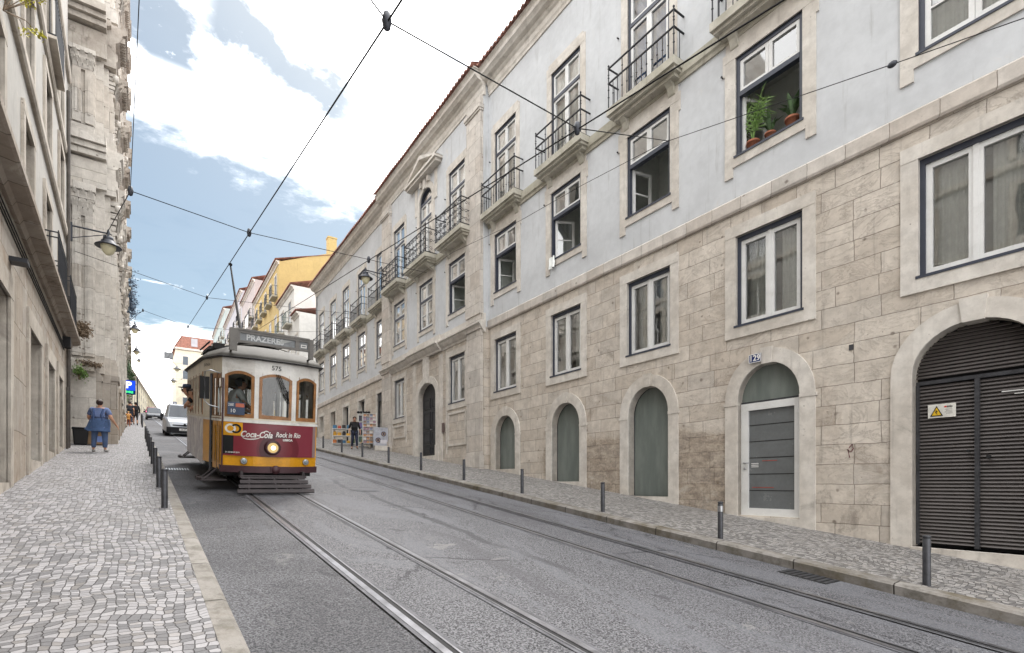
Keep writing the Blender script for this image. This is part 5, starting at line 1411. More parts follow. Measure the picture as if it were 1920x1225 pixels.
# inside: floor, seats, far bulkhead
m = MB(); m.add([(x*.95, cy+(y-cy)*.985, .55) for x, y in ring], [tuple(range(NR))]); m.add([(x*.95, cy+(y-cy)*.985, 2.585) for x, y in ring], [tuple(range(NR))], 0)
m.box(-.92, -.30, 1.25, 1.30, .55, 1.25); m.box(.30, .92, 1.25, 1.30, .55, 1.4); m.box(-.34, -.30, 1.25, 1.30, 1.25, 2.58); m.box(.85, .92, 1.25, 1.3, 1.4, 2.58); m.box(.30, .36, 1.25, 1.3, 1.4, 2.58)
m.build('saloon', MT['tint'], tram)
for k in range(5):
    for s in (-1, 1):
        y = 1.9+k*.72; m = MB(); m.box(s*.28, s*.95, y, y+.4, .93, 1.0); m.box(s*.28, s*.95, y+.38, y+.44, 1.0, 1.45); m.build('seat', MT['twood'], tram)
m = MB(); m.box(.05, .32, .35, .62, .55, 1.45); m.lathe([(.14, 0), (.14, .03), (.03, .05)], (.18, .48, 1.45), 12); m.tube([(.18, .48, 1.49), (.05, .44, 1.53)], .018, 6); m.build('controller', MT['bollard'], tram)
# ------------------------------------------------------------------ bollards, drains
def bollard(x, y, label, band=False, group=None, h=.60):
    z = gz(y)+.115
    t = thing('bollard', label, 'bollard', (x, y, z), 0, group)
    m = MB(); m.lathe([(.041, -.1), (.041, h-.045), (.037, h-.04), (.037, h-.03), (.042, h-.026), (.042, h-.006), (.036, h), (.001, h+.004)], n=14); m.build('post', MT['bollard'], t)
    if band: m = MB(); m.lathe([(.0435, h-.16), (.0435, h-.07)], n=14); m.build('reflective_band', MT['silver'], t)
    return t
ry = [2.07, 4.74, 7.32, 10.0, 12.75, 15.5, 18.2, 20.95, 23.6, 26.5]
rl = ['dark steel bollard in front of the louvred garage gate', 'bollard with a silver reflective band before the numbered white door',
      'bollard before the frosted arch next to the white door', 'bollard before the middle frosted arch', 'bollard before the smallest frosted arch',
      'bollard in front of the big dark street door', 'bollard below the window uphill of the dark street door', 'bollard just downhill of the souvenir stall',
      'bollard just uphill of the woman in black', 'bollard on the right kerb closest to the tram']
for y, l in zip(ry, rl): bollard(7.56, y, l, y == 4.74, 'bollards along the right kerb')
ly = [9.07, 11.4, 13.75, 16.1, 18.5, 20.8, 23.2, 25.7, 28.4]
names = ['nearest', 'second', 'third', 'fourth', 'fifth', 'sixth', 'seventh', 'eighth', 'ninth']
for y, n in zip(ly, names): bollard(.33, y, f'{n} bollard up the left kerb from the front of the photo' if n != 'nearest' else 'nearest bollard on the left kerb, tallest in the photo on that side', False, 'bollards along the left kerb', .57)
for k, y in enumerate([43.6, 45.9, 48.2, 50.5, 52.8, 55.1]): bollard(.33, y, 'bollard in the far tight row on the left kerb beside the walkers', False, 'far bollards on the left kerb', .8)
m = MB()
def ground_box(m, x0, x1, y0, y1, h0, h1, mi=0):
    p = [(x, y, gz(y)+h) for h in (h0, h1) for x, y in ((x0, y0), (x1, y0), (x1, y1), (x0, y1))]
    m.add(p, [(0, 3, 2, 1), (4, 5, 6, 7), (0, 1, 5, 4), (1, 2, 6, 5), (2, 3, 7, 6), (3, 0, 4, 7)], mi)
def grate(x0, x1, y0, y1, label, matname, n=8):
    m = MB(); yc = (y0+y1)/2
    ground_box(m, x0, x1, y0, y1, -.05, .006, 1)
    for k in range(n):
        a = y0+(y1-y0)*(k+.15)/n; ground_box(m, x0+.02, x1-.02, a, a+(y1-y0)/n*.55, .0065, .013, 0)
    o = m.build('drain_grate', [matname, MT['black']]); return tag(o, label, 'drain grate')
grate(6.78, 7.18, 2.85, 3.45, 'dark iron drain grate in the gutter by the right kerb', MT['bollard'])
def grate2(x0, x1, y0, y1, label, mat, n=9):
    m = MB(); ground_box(m, x0, x1, y0, y1, -.05, .006, 1)
    for k in range(n):
        a = x0+(x1-x0)*(k+.2)/n; ground_box(m, a, a+(x1-x0)/n*.5, y0+.02, y1-.02, .0065, .014, 0)
    return tag(m.build('drain_grate', [mat, MT['black']]), label, 'drain grate')
grate2(.60, 1.12, 15.7, 16.2, 'pale barred drain grate in the gutter by the left kerb', MT['silver'])
m = MB(); m.lathe([(.001, .0), (.31, .0), (.32, -.02)], n=24); m.lathe([(.335, -.01), (.37, .0), (.38, -.02)], n=24)
mh = tag(m.build('manhole_cover', MT['bedpatch'] if 'bedpatch' in MT else MT['railbed'], loc=(4.2, 11.55, gz(11.55)+.036)), 'round iron manhole cover between the two tracks', 'manhole cover'); mh.rotation_euler = (PITCH, 0, 0)

# ------------------------------------------------------------------ street lamps
MT['lampglass'] = plain('milky_lamp_glass', '#d6cfae', .3, 0, var=.08)
MT['lampiron'] = plain('lamp_iron', '#3a3d45', .5, .3, var=.15)
def street_lamp(root, arm, s, label, group='street lamps on wall brackets', side=1):
    t = thing('street_lamp', label, 'street lamp', root, 0, group)
    d = side
    m = MB(); m.box(-.03, .03, -.05, .05, -.42, .18); m.tube([(0, 0, .08), (d*arm, 0, .08)], .028, 7); m.tube([(0, 0, -.32), (d*arm*.55, 0, -.12), (d*arm*.92, 0, .02)], .014, 6)
    m.tube([(d*arm, 0, .08), (d*(arm+.10), 0, .06)], .02, 6); m.lathe([(.001, .22), (.03, .17), (.05, .08), (.03, .0), (.05, -.05)], (d*arm, 0, .02), 10)
    m.build('bracket', MT['lampiron'], t)
    m = MB(); m.lathe([(.05*s, .0), (.14*s, -.02*s), (.15*s, -.10*s), (.13*s, -.13*s), (.20*s, -.16*s), (.21*s, -.22*s), (.37*s, -.33*s), (.375*s, -.35*s), (.20*s, -.31*s)], (d*arm, 0, -.02), 20); sh = m.build('lamp_shade', MT['lampiron'], t)
    m = MB(); m.lathe([(.215*s, -.31*s), (.21*s, -.40*s), (.15*s, -.54*s), (.07*s, -.62*s), (.001, -.64*s)], (d*arm, 0, -.02), 18); m.build('globe', MT['lampglass'], t)
    return t
street_lamp((-1.72, 22.1, 8.36), .95, 1, 'large bell-shaped street lamp on the near house corner at the left')
street_lamp((-1.1, 46, 11.45), 1.0, 1.0, 'bell-shaped street lamp hanging under the bush beside the church')
street_lamp((-.9, 58.2, 12.4), .9, 1.0, 'third bell-shaped lamp up the left side, before the grey house')
street_lamp((-1.0, 98.5, 19.4), 1.3, 1.0, 'farthest bell-shaped lamp on the left, high over the parking display')
street_lamp((10.97, 26.0, 10.95), 1.42, .98, 'bell-shaped street lamp bracketed off the palace front by the ornate balconies', side=-1)
for (x, y, z, l) in ((4.9, 92, 17.2, 'upper of the two small lamps hung on wires over the far road'), (5.0, 104, 17.4, 'lower of the two small lamps hung on wires over the far road')):
    t = thing('hanging_lamp', l, 'lamp', (x, y, z), 0, 'lamps hung over the far road')
    m = MB(); m.lathe([(.001, .5), (.05, .45), (.12, .4), (.3, .1), (.5, .0), (.5, -.05)], n=12); m.build('lamp_shade', MT['lampiron'], t)
    m = MB(); m.lathe([(.3, -.05), (.22, -.3), (.001, -.4)], n=12); m.build('globe', MT['lampglass'], t)
    m = MB(); m.tube([(0, 0, .5), (-2.3, 0, 2.8)], .02, 4); m.build('hanger', MT['black'], t)

# ------------------------------------------------------------------ overhead wires
def wire(name, pts, r, label, cat='wire', group=None, sag=0):
    m = MB(); P = []
    for a, b in zip(pts[:-1], pts[1:]):
        a, b = Vector(a), Vector(b); n = 8 if sag else 1
        for k in range(n):
            t = k/n; p = a.lerp(b, t); p.z -= sag*4*t*(1-t); P.append(p)
    P.append(Vector(pts[-1])); m.tube(P, r, 5)
    return tag(m.build(name, MT['black']), label, cat, group)
def clip(m, p, s=1.0):
    m.lathe([(.001, .09*s), (.03*s, .07*s), (.045*s, 0), (.03*s, -.07*s), (.001, -.09*s)], p, 7)
t1 = [(2.21, y, gz(y)+5.95) for y in range(-6, 150, 6)]; t2 = [(5.53, y, gz(y)+(6.35 if y < 40 else 6.1)) for y in range(-6, 150, 6)]
wire('trolley_wire', t1, .011, 'contact wire over the near track, touched by the tram pole', 'overhead wire', 'contact wires')
wire('trolley_wire', t2, .011, 'contact wire over the empty far track, crossing the palace front', 'overhead wire', 'contact wires')
def W1(y): return (2.21, y, gz(y)+5.97)
def W2(y): return (5.53, y, gz(y)+(6.37 if y < 40 else 6.12))
def palp(a, off, z):
    c, s = math.cos(PR[0] if isinstance(PR, tuple) else PR), math.sin(PR)
    return (10.35+a*c-off*s, a*s+off*c, z)
def span(pts, label, sag=0, clips=True, r=.009, s=1.0):
    o = wire('span_wire', pts, r, label, 'overhead wire', 'span wires across the street', sag)
    if clips:
        for p in pts[1:-1]: m = MB(); clip(m, p, s); m.build('insulator', MT['lampiron'], o)
    return o
span([(-1.63, 3.3, 5.3), W1(5.37), W2(5.9), palp(8.0, .02, 8.4)], 'nearest span wire, from the first fitting to a hook by the open window', s=1.25)
span([(-1.2, 25.2, 8.9), (-.1, 13.0, 5.93), W1(13.9), W2(14.8), palp(21.3, .24, 9.6)], 'second span wire, crossing the sky left of the palace', s=1.2)
span([(-.1, 13.0, 5.93), (.03, 7.7, 5.95), (.1, 1.0, 6.0)], 'thin guy wire running straight up the photo at the left', clips=False, r=.006)
span([(-1.6, 21.6, 7.45), W1(23.2), palp(32.9, .02, 10.9)], 'third span wire, anchored to the near left house')
span([(-1.2, 44, 10.2), (.26, 32, 8.75), W1(32.3), W2(33), palp(40, .02, 11.5)], 'fourth span wire, from the hanging bush to the palace end')
lbl = ['fifth span wire up the street, before the white house', 'sixth span wire up the street, before the yellow house', 'seventh span wire up the street, level with the parking display', 'eighth span wire up the street, holding a small lamp', 'last visible span wire near the crest of the street']
for (y, l) in zip((46, 60, 76, 93, 118), lbl):
    z = gz(y); span([(-1.0, y, z+7.6), W1(y), W2(y+.3), (11.6, y+1, z+7.9)], l)
o = wire('facade_cable', [palp(-2.0, .9, 5.7), palp(1.54, .9, 6.16), palp(3.02, .9, 6.54), palp(7.42, .9, 7.72), palp(10.12, .9, 8.05), palp(12.96, .9, 8.30), palp(17.49, .9, 8.97), palp(25.5, .3, 9.9)], .007, 'thin cable with an egg insulator stretched along the palace front', 'cable')
m = MB(); m.sphere(palp(3.02, .9, 6.54), (.04, .07, .05), 8, 6); m.build('insulator', MT['lampiron'], o)
t = thing('hanging_box', 'grey box hung on the overhead wires in front of the white cloud', 'box', (2.5, 60, 12.45), 0)
m = MB(); m.box(-.36, .36, -.12, .12, -.28, .28); m.box(-.38, .38, -.14, .14, -.30, -.25); m.build('housing', plain('grey_box', '#8b8f94', .6), t)
m = MB(); m.tube([(-.3, 0, .28), (-.3, 0, .5)], .03, 5); m.tube([(.3, 0, .28), (.3, 0, .42)], .03, 5); m.build('hanger', MT['black'], t)

# ------------------------------------------------------------------ signs
t = thing('parking_display', 'bright blue parking display showing P and LIVRE in green', 'sign', (-.47, 47.9, gz(47.9)+.13), 0)
m = MB(); m.tube([(.52, .05, 0), (.52, .05, 3.6)], .05, 8); m.build('pole', MT['bollard'], t)
m = MB(); m.box(-.42, .42, -.06, .06, 2.25, 3.30); cab = m.build('cabinet', MT['black'], t)
m = MB(); m.box(-.39, .39, -.068, -.061, 2.55, 3.27); m.build('screen', glow('blue_screen', '#1f46d6', .8), t)
m = MB(); m.box(-.39, .39, -.068, -.061, 2.28, 2.54); m.build('text_strip', glow('strip_blue', '#12306f', .5), t)
text_obj('lettering', 'P', .66, glow('white_letter', '#ffffff', 1.1), t, lambda u, v: (u, -.075, 2.92+v), bold=.02)
text_obj('lettering', 'LIVRE', .22, glow('green_letter', '#46e07a', 1.1), t, lambda u, v: (u, -.075, 2.41+v), bold=.006)
t = thing('traffic_sign', 'small dark blue square road sign at the top of the street', 'sign', (7.45, 148, gz(148)), 0)
m = MB(); m.tube([(0, 0, 0), (0, 0, 3.2)], .05, 6); m.build('pole', MT['bollard'], t)
m = MB(); m.box(-.35, .35, -.08, -.06, 2.5, 3.2); s = m.build('panel', plain('sign_blue', '#1d3a6b', .5), t)
m = MB(); m.prism([(-.12, 2.62), (.12, 2.62), (.12, 2.85), (.2, 2.85), (0, 3.08), (-.2, 2.85), (-.12, 2.85)], 'y', -.09, -.081); m.build('arrow', MT['white'], s)
t = thing('sign_pole', 'thin dark pole standing against the church wall', 'pole', (-.62, 39.9, gz(39.9)+.13), 0)
m = MB(); m.tube([(0, 0, 0), (0, 0, 2.7)], .035, 8); m.lathe([(.07, 0), (.06, .08), (.035, .1)], n=8); m.build('post', MT['bollard'], t)

# ------------------------------------------------------------------ plants
def leaves(m, c, rad, n, size, mi=0, clump=6, seed=1):
    rnd = random.Random(seed); cl = []
    for k in range(clump):
        u = Vector((rnd.gauss(0, 1), rnd.gauss(0, 1), rnd.gauss(0, 1))).normalized()*rnd.uniform(.3, .95)
        cl.append((Vector((c[0]+u.x*rad[0], c[1]+u.y*rad[1], c[2]+u.z*rad[2])), rnd.uniform(.22, .42)))
    for k in range(n):
        cc, s = cl[rnd.randrange(clump)]
        p = cc+Vector((rnd.gauss(0, rad[0]*s), rnd.gauss(0, rad[1]*s), rnd.gauss(0, rad[2]*s)))
        d = Vector((rnd.gauss(0, 1), rnd.gauss(0, 1), rnd.gauss(0, .6))).normalized(); e = d.cross(Vector((rnd.gauss(0, 1), rnd.gauss(0, 1), rnd.gauss(0, 1)))).normalized()
        L = size*rnd.uniform(.6, 1.3); w = L*.32
        m.add([p, p+d*L*.5+e*w, p+d*L, p+d*L*.5-e*w], [(0, 1, 2, 3)], mi)
def bush(name, label, cat, c, rad, n, size, mat, stem_to=None, seed=1, clump=7):
    t = thing(name, label, cat, c, 0)
    m = MB(); leaves(m, (0, 0, 0), rad, n, size, 0, clump, seed); m.build('foliage', mat, t)
    m = MB(); rnd = random.Random(seed)
    base = Vector(stem_to or (0, 0, -rad[2]))
    for k in range(7):
        e = Vector((rnd.uniform(-1, 1)*rad[0], rnd.uniform(-1, 1)*rad[1], rnd.uniform(-.6, 1)*rad[2])); m.tube([base, base.lerp(e, .5)+Vector((0, 0, .08)), e], [.025, .014, .005], 5)
    m.build('stem', MT['drytwig'], t); return t
bush('wall_bush', 'bluish green bush hanging from the wall beyond the church', 'bush', (-.45, 52, 15.3), (.75, .8, 1.7), 3200, .13, plain('bluish_leaf', '#46566a', .6, var=.4, scale=5), (-.6, 0, .3), 4, 12)
bush('dry_shrub', 'dry brown shrub sprouting from the end of the ledge', 'shrub', (-1.42, 21.5, 4.95), (.30, .45, .24), 1500, .07, MT['drytwig'], (-.1, 0, -.3), 7)
bush('dry_shrub', 'flat withered shrub on top of the church plinth', 'shrub', (-1.35, 23.0, 4.15), (.28, .4, .12), 900, .07, MT['drytwig'], (0, .3, -.15), 9)
bush('wall_plant', 'small green plant rooted in the corner between house and church', 'plant', (-1.5, 22.5, 3.75), (.14, .2, .22), 700, .06, MT['leaf'], (-.05, 0, -.25), 5)
bush('ivy', 'dark ivy on the house front above the parking display', 'ivy', (-.85, 60, 10.6), (.25, 1.6, 1.5), 800, .22, MT['leafdark'], (-.2, 0, -1.2), 12, 9)
bush('street_shrub', 'green shrub low on the wall behind the parking display', 'shrub', (-.8, 52.2, 7.3), (.22, .5, .75), 500, .16, MT['leaf'], None, 14)
bush('street_shrub', 'dark leafy shrub spilling over the pavement near the crest', 'shrub', (-.6, 70, 11.6), (.35, 1.2, 1.3), 600, .22, MT['leafdark'], None, 15)
t = thing('flowering_branch', 'yellow leafed branches growing out of the near left wall', 'plant', (-1.55, 10.3, 7.1), 0)
m = MB(); b = MB(); rnd = random.Random(3)
for k in range(9):
    e = Vector((rnd.uniform(.15, .5), rnd.uniform(-.8, .9), rnd.uniform(-.35, .75))); b.tube([(0, 0, -.3), e*.5+Vector((.05, 0, -.1)), e], [.008, .005, .003], 4); leaves(m, e, (.07, .07, .06), 22, .055, 0, 4, k)
m.build('foliage', MT['leafyellow'], t); b.build('twig', MT['drytwig'], t)

def potted(a, off, label, kind, s=1.0, seed=1):
    t = thing('potted_plant', label, 'potted plant', palp(a, off, P2B+.02), PR, 'pot plants on the open window sill')
    m = MB(); m.lathe([(.07*s, 0), (.10*s, .15*s), (.112*s, .15*s), (.112*s, .19*s), (.095*s, .19*s), (.085*s, .16*s), (.001, .16*s)], n=16); m.build('pot', MT['terracotta'], t)
    m = MB(); rnd = random.Random(seed)
    if kind == 'palm':
        for k in range(11):
            an = rnd.uniform(0, 2*PI); L = rnd.uniform(.55, .95)*s; tilt = rnd.uniform(.12, .42)
            P = [Vector((math.cos(an)*tilt*L*u*(.5+u*.9), .55*math.sin(an)*tilt*L*u*(.5+u*.9), .17*s+L*(u-.30*u*u*u*tilt*2))) for u in [i/9 for i in range(10)]]
            m.tube(P, .006*s, 4, 1)
            for i in range(3, 10):
                d = (P[i]-P[i-1]).normalized(); sd = d.cross(Vector((math.sin(an), -math.cos(an), .3))).normalized()
                for q in (-1, 1):
                    tip = P[i]+sd*q*.20*s+d*.12*s-Vector((0, 0, .05*s)); w = d*.016*s; m.add([P[i]-w, tip, P[i]+w], [(0, 1, 2)], 0)
    else:
        for k in range(16):
            an = rnd.uniform(0, 2*PI); L = rnd.uniform(.25, .5)*s; tl = rnd.uniform(.2, .65); base = Vector((0, 0, .16*s)); mid = base+Vector((math.cos(an)*tl*L*.5, math.sin(an)*tl*L*.4, L*.6)); tip = base+Vector((math.cos(an)*tl*L*1.25, math.sin(an)*tl*L*.9, L*.95-.06))
            sd = Vector((-math.sin(an), math.cos(an), 0))*.045*s; m.add([base, mid+sd, tip, mid-sd], [(0, 1, 2, 3)], 0)
    m.build('foliage', [MT['leaf'] if kind == 'palm' else MT['leafdark'], MT['leaf']], t)
potted(5.95, -.20, 'potted palm with feathery fronds at the open window', 'palm', 1.25, 2)
potted(5.55, -.16, 'low broad-leaved pot plant in the middle of the open window', 'broad', 1.0, 5)
potted(5.10, -.16, 'tall broad-leaved pot plant at the right of the open window', 'broad', 1.25, 8)
m = MB(); rnd = random.Random(2); vs = []
for i in range(9):
    for j in range(5): vs.append((-.12+.03*i+.012*math.sin(j*2), .03+.05*math.sin(i*.9)*(.4+j*.2), .08-.09*j+.015*math.sin(i*1.3)))
m.add(vs, [(i*5+j, i*5+j+1, i*5+j+6, i*5+j+5) for i in range(8) for j in range(4)], 0, True)
tw = m.build('towel', MT['curtain'], loc=palp(12.45, .05, P2B)); tw.rotation_euler = (0, 0, PR); tag(tw, 'white cloth hanging over the corner of a window sill', 'cloth')

# ------------------------------------------------------------------ things on the pavements
t = thing('rubbish_bin', 'black bin standing in the corner before the church plinth', 'bin', (-1.52, 22.55, gz(22.5)+.14), .1)
m = MB(); m.prism([(-.17, 0), (.17, 0), (.21, .52), (-.21, .52)], 'y', -.2, .2); m.build('body', MT['black'], t, bevel=.02)
m = MB(); m.box(-.23, .23, -.22, .22, .525, .57); m.build('lid', MT['rubber'], t, bevel=.015)
t = thing('cardboard_box', 'cardboard box with a blue label beside the black bin', 'box', (-1.08, 22.75, gz(22.75)+.14), -.15)
m = MB(); m.box(-.24, .24, -.18, .18, 0, .34); m.build('carton', plain('cardboard', '#8c7358', .85, var=.15), t)
m = MB(); m.box(.02, .16, -.184, -.1805, .08, .28); m.build('label', plain('blue_label', '#6f86bd', .6), t)
m = MB()
for s in (-1, 1): m.add([(-.24, s*.18, .34), (.24, s*.18, .34), (.24, s*.27, .46), (-.24, s*.27, .46)], [(0, 1, 2, 3)])
m.build('flap', plain('cardboard_inside', '#9a8264', .85, var=.15), t)
# souvenir stall against the palace
def pv(a): return gz(a)+.14
t = thing('sign_board', 'grey poster board on a stone block at the downhill end of the stall', 'sign', (10.35, 25.9, pv(25.9)), R(-14))
m = MB(); m.box(-.33, .33, -.16, .16, 0, .26); m.build('block', MT['trim'], t)
m = MB(); m.box(-.40, .40, -.03, .03, .262, 1.22); b = m.build('board', plain('poster_grey', '#a3a5ae', .5, var=.2, scale=6), t)
m = MB()
for x, z, r in ((-.16, .55, .14), (.12, .88, .13)):
    for k in range(3): m.lathe([(r*(1-.3*k)-.035, -.034-.001*k), (r*(1-.3*k), -.034-.001*k)], (x, 0, z), 14, axis='y', mi=k % 2)
m.box(-.05, .3, -.036, -.031, .38, .56, 2); m.build('poster', [plain('poster_purple', '#5d4a70', .6), plain('poster_beige', '#b9a88c', .6), plain('poster_pale', '#c9c7cc', .6)], b)
def rack(loc, rz, label, w, h, rows, cols, palette, seed, white=True):
    t = thing('postcard_rack', label, 'display rack', loc, rz)
    m = MB()
    for x in (-w/2, w/2): m.tube([(x, 0, 0), (x, 0, h)], .022, 6); m.tube([(x, -.22, .02), (x, .22, .02)], .02, 6)
    for k in range(rows+1): m.box(-w/2, w/2, -.02, .06, .3+(h-.35)*k/rows, .315+(h-.35)*k/rows)
    m.build('frame', MT['white'] if white else MT['iron'], t)
    rnd = random.Random(seed); mats = [plain('card_'+c.strip('#'), c, .5, var=.2, scale=12) for c in palette]
    m = MB()
    for r in range(rows):
        for c in range(cols):
            x = -w/2+.03+(w-.06)*c/cols; z = .33+(h-.35)*r/rows; cw = (w-.06)/cols*.88; chh = (h-.35)/rows*.78
            m.add([(x, -.03, z), (x+cw, -.03, z), (x+cw, .03, z+chh), (x, .03, z+chh)], [(0, 1, 2, 3)], rnd.randrange(len(mats)))
    m.build('postcards', mats, t); return t
rack((10.15, 27.0, pv(27)), R(-25), 'tall rack crowded with postcards by the shop door', .72, 1.95, 9, 4, ['#b89a86', '#8e6f7a', '#c7c2bd', '#7f6a5a', '#a9794f', '#6d7488', '#b5a9a5'], 3)
rack((10.2, 28.0, pv(28)), R(-25), 'white stand of purple and green scarves with black hats on top', .62, 1.9, 4, 3, ['#4b3f6e', '#6a5a8c', '#3e5a48', '#2d2b38'], 5)
m = MB()
for k in range(5): m.sphere((10.2-.28+.14*k*.9, 28-.06*k+.12, pv(28)+1.97), (.09, .09, .07), 7, 5)
tag(m.build('hat_row', MT['black']), 'row of black hats set on top of the white stand', 'hats')
t = thing('display_table', 'low white stall shelving piled with colourful souvenirs behind the woman in black', 'stall', (10.15, 29.6, pv(29.6)), R(-25))
m = MB()
for z in (.12, .55, .95): m.box(-1.15, 1.15, -.25, .25, z, z+.03)
for x in (-1.13, 0, 1.13):
    for y in (-.23, .23): m.box(x-.02, x+.02, y-.02, y+.02, -.15, 1.0)
m.build('shelf_frame', MT['white'], t)
pal_ = ['#b5482f', '#d8a23a', '#3f6d8e', '#2c2a2d', '#c9c4bc', '#8b4a5a', '#52733f', '#c7763b']
mm = [plain('souvenir_'+c.strip('#'), c, .6, var=.15) for c in pal_]; rnd = random.Random(11)
for z in (.15, .58, .98):
    for k in range(9):
        x = -1.02+.25*k; m = MB(); h = rnd.uniform(.14, .30); kind = rnd.random(); q = rnd.randrange(len(mm))
        if kind < .5: m.lathe([(.09, 0), (.10, h*.6), (.07, h), (.001, h+.02)], (x, rnd.uniform(-.1, .05), z), 9)
        else: m.box(x-.09, x+.09, -.16, .1, z, z+h)
        o = m.build('souvenir', mm[q], None); o.location = t.location; o.rotation_euler = t.rotation_euler
        tag(o, 'small coloured souvenir on the white stall shelves', 'souvenir', 'souvenirs on the white stall shelves')
# laundry on the pink house
for k, (a, z) in enumerate(((74.6, 21.9), (76.2, 22.0), (79.8, 18.2))):
    m = MB(); vs = []
    for i in range(13): x = -.6+.1*i; vs += [(x, .05*math.sin(i*1.4), 0), (x, .07*math.sin(i*1.4+.5), -1.5)]
    m.add(vs, [(2*i, 2*i+1, 2*i+3, 2*i+2) for i in range(12)], 0, True)
    o = m.build('laundry', MT['white'], loc=palp(a, .62, z)); o.rotation_euler = (0, 0, PR)
    tag(o, ['white sheet hung on the pink house, nearest to the yellow house', 'second white sheet on the upper balconies of the pink house', 'white sheet on the lower balcony of the pink house'][k], 'laundry', 'washing on the pink house')
# ------------------------------------------------------------------ vehicles
def car(name, label, cat, loc, rz, L, W, H, paint, hood, pitch=PITCH, plate='', lights=False, van=False, tail=False):
    t = thing(name, label, cat, loc, rot=(pitch if abs(rz) < 1 else -pitch, 0, rz))
    hb = H*.56
    # lower body, lofted along its length
    st = [(0, .30, .55, .80), (.06, .20, hb*.80, .93), (.25, .18, hb*.93, .98), (hood, .18, hb*1.04, 1), (L*.5, .18, hb*1.05, 1), (L-.25, .18, hb*1.03, .99), (L-.05, .25, hb*.9, .95), (L, .35, hb*.7, .88)]
    vs = []; n = 10
    for y, z0, z1, w in st:
        h = W/2*w; pts = [(-h*.92, z0), (-h, z0+.12), (-h, z0+(z1-z0)*.6), (-h*.97, z1-.08), (-h*.88, z1), (h*.88, z1), (h*.97, z1-.08), (h, z0+(z1-z0)*.6), (h, z0+.12), (h*.92, z0)]
        vs += [(x, y-.10*(1-(x/(W/2))**2)*(1 if y < .3 else 0), z) for x, z in pts]
    m = MB(); fs = [(k*n+i, k*n+(i+1) % n, (k+1)*n+(i+1) % n, (k+1)*n+i) for k in range(len(st)-1) for i in range(n)]
    m.add(vs, fs, 0, False); m.add(vs[:n], [tuple(range(n))]); m.add(vs[-n:], [tuple(range(n))[::-1]])
    body = m.build('body', paint, t, bevel=.03)
    # cabin
    y0, y1, y2, y3 = hood-.05, hood+(.62 if van else .75), L-(.35 if van else .75), L-.1
    zb = hb*1.02; m = MB(); bw, tw = W/2*.88, W/2*.72
    cab = [(-bw, y0, zb), (bw, y0, zb), (bw, y3, zb), (-bw, y3, zb), (-tw, y1, H), (tw, y1, H), (tw, y2, H), (-tw, y2, H)]
    m.add(cab, [(0, 1, 5, 4), (1, 2, 6, 5), (2, 3, 7, 6), (3, 0, 4, 7), (4, 5, 6, 7)]); m.build('cabin', paint, t, bevel=.06)
    def lerp(a, b, u): return Vector(a).lerp(Vector(b), u)
    def pane4(a, b, c, d, u0, u1, v0, v1, nm, off):
        m = MB(); P = lambda u, v: lerp(lerp(a, b, u), lerp(d, c, u), v)+Vector(off); m.add([P(u0, v0), P(u1, v0), P(u1, v1), P(u0, v1)], [(0, 1, 2, 3)]); return m.build(nm, MT['carglass'], t)
    pane4(cab[0], cab[1], cab[5], cab[4], .05, .95, .06, .90, 'windscreen', (0, -.012, .006))
    for s, (a, b, c, d) in ((1, (cab[1], cab[2], cab[6], cab[5])), (-1, (cab[0], cab[3], cab[7], cab[4]))): pane4(a, b, c, d, .12, .45 if van else .85, .12, .86, 'side_window', (s*.012, 0, .003))
    pane4(cab[2], cab[3], cab[7], cab[6], .06, .94, .15, .85, 'rear_window', (0, .012, .004))
    m = MB(); m.prism([(-W/2*.93, .02), (-W/2*.7, -.09), (0, -.135), (W/2*.7, -.09), (W/2*.93, .02), (W/2*.93, .12), (-W/2*.93, .12)], 'z', .20, hb*.52); m.build('bumper', MT['rubber'], t)
    m = MB(); m.prism([(-W/2*.62, -.04), (0, -.115), (W/2*.62, -.04), (W/2*.62, .1), (-W/2*.62, .1)], 'z', hb*.60, hb*.66); m.lathe([(.001, -.13), (.055, -.125), (.06, -.1)], (0, .0, hb*.68), 10, axis='y'); m.build('grille', MT['black'], t)
    for s in (-1, 1):
        m = MB(); m.prism([(s*W/2*.60, .0), (s*W/2*.93, .13), (s*W/2*.95, .22), (s*W/2*.6, .12)], 'z', hb*.58, hb*.74); m.build('headlight', glow('car_lamp', '#ffd9a0', 1.2) if lights else plain('headlamp', '#aab2b8', .15), t)
        m = MB(); m.cbox((s*(W/2+.10), hood+.25, hb*1.12), (.17, .08, .20)); m.build('mirror', MT['rubber'], t, bevel=.03)
        if tail: m = MB(); m.cbox((s*W/2*.8, L+.005, hb*.7), (.2, .03, .16)); m.build('tail_light', glow('tail_lamp', '#ff6aa0', 2.0), t)
    for y in (.75, L-.75):
        for s in (-1, 1):
            m = MB(); m.lathe([(.18, -.10), (.29, -.10), (.315, -.06), (.315, .06), (.29, .10), (.18, .10)], (s*(W/2-.11), y, .315), 20, axis='x'); w = m.build('wheel', MT['rubber'], t)
            m = MB(); m.lathe([(.001, s*.085), (.17, s*.08), (.185, s*.095)], (s*(W/2-.11), y, .315), 16, axis='x'); m.build('rim', MT['silver'], w)
    m = MB(); m.box(-.26, .26, -.15, -.136, hb*.34, hb*.46); p = m.build('number_plate', MT['white'], t)
    if plate: text_obj('plate_lettering', plate, .10, MT['black'], p, lambda u, v: (u, -.152, hb*.40+v))
    return t
silver = plain('silver_paint', '#a9adb3', .3, .35, var=.05); grey = plain('dark_grey_paint', '#55585e', .3, .3, var=.05); red = plain('magenta_red_paint', '#8e2142', .3, .1, var=.05)
van = car('van', 'silver grey compact van following behind the tram with its headlights on', 'van', (2.20, 34.6, gz(34.6)), 0, 4.3, 1.84, 1.82, silver, 1.05, lights=True, van=True, plate='28 ZP 04')
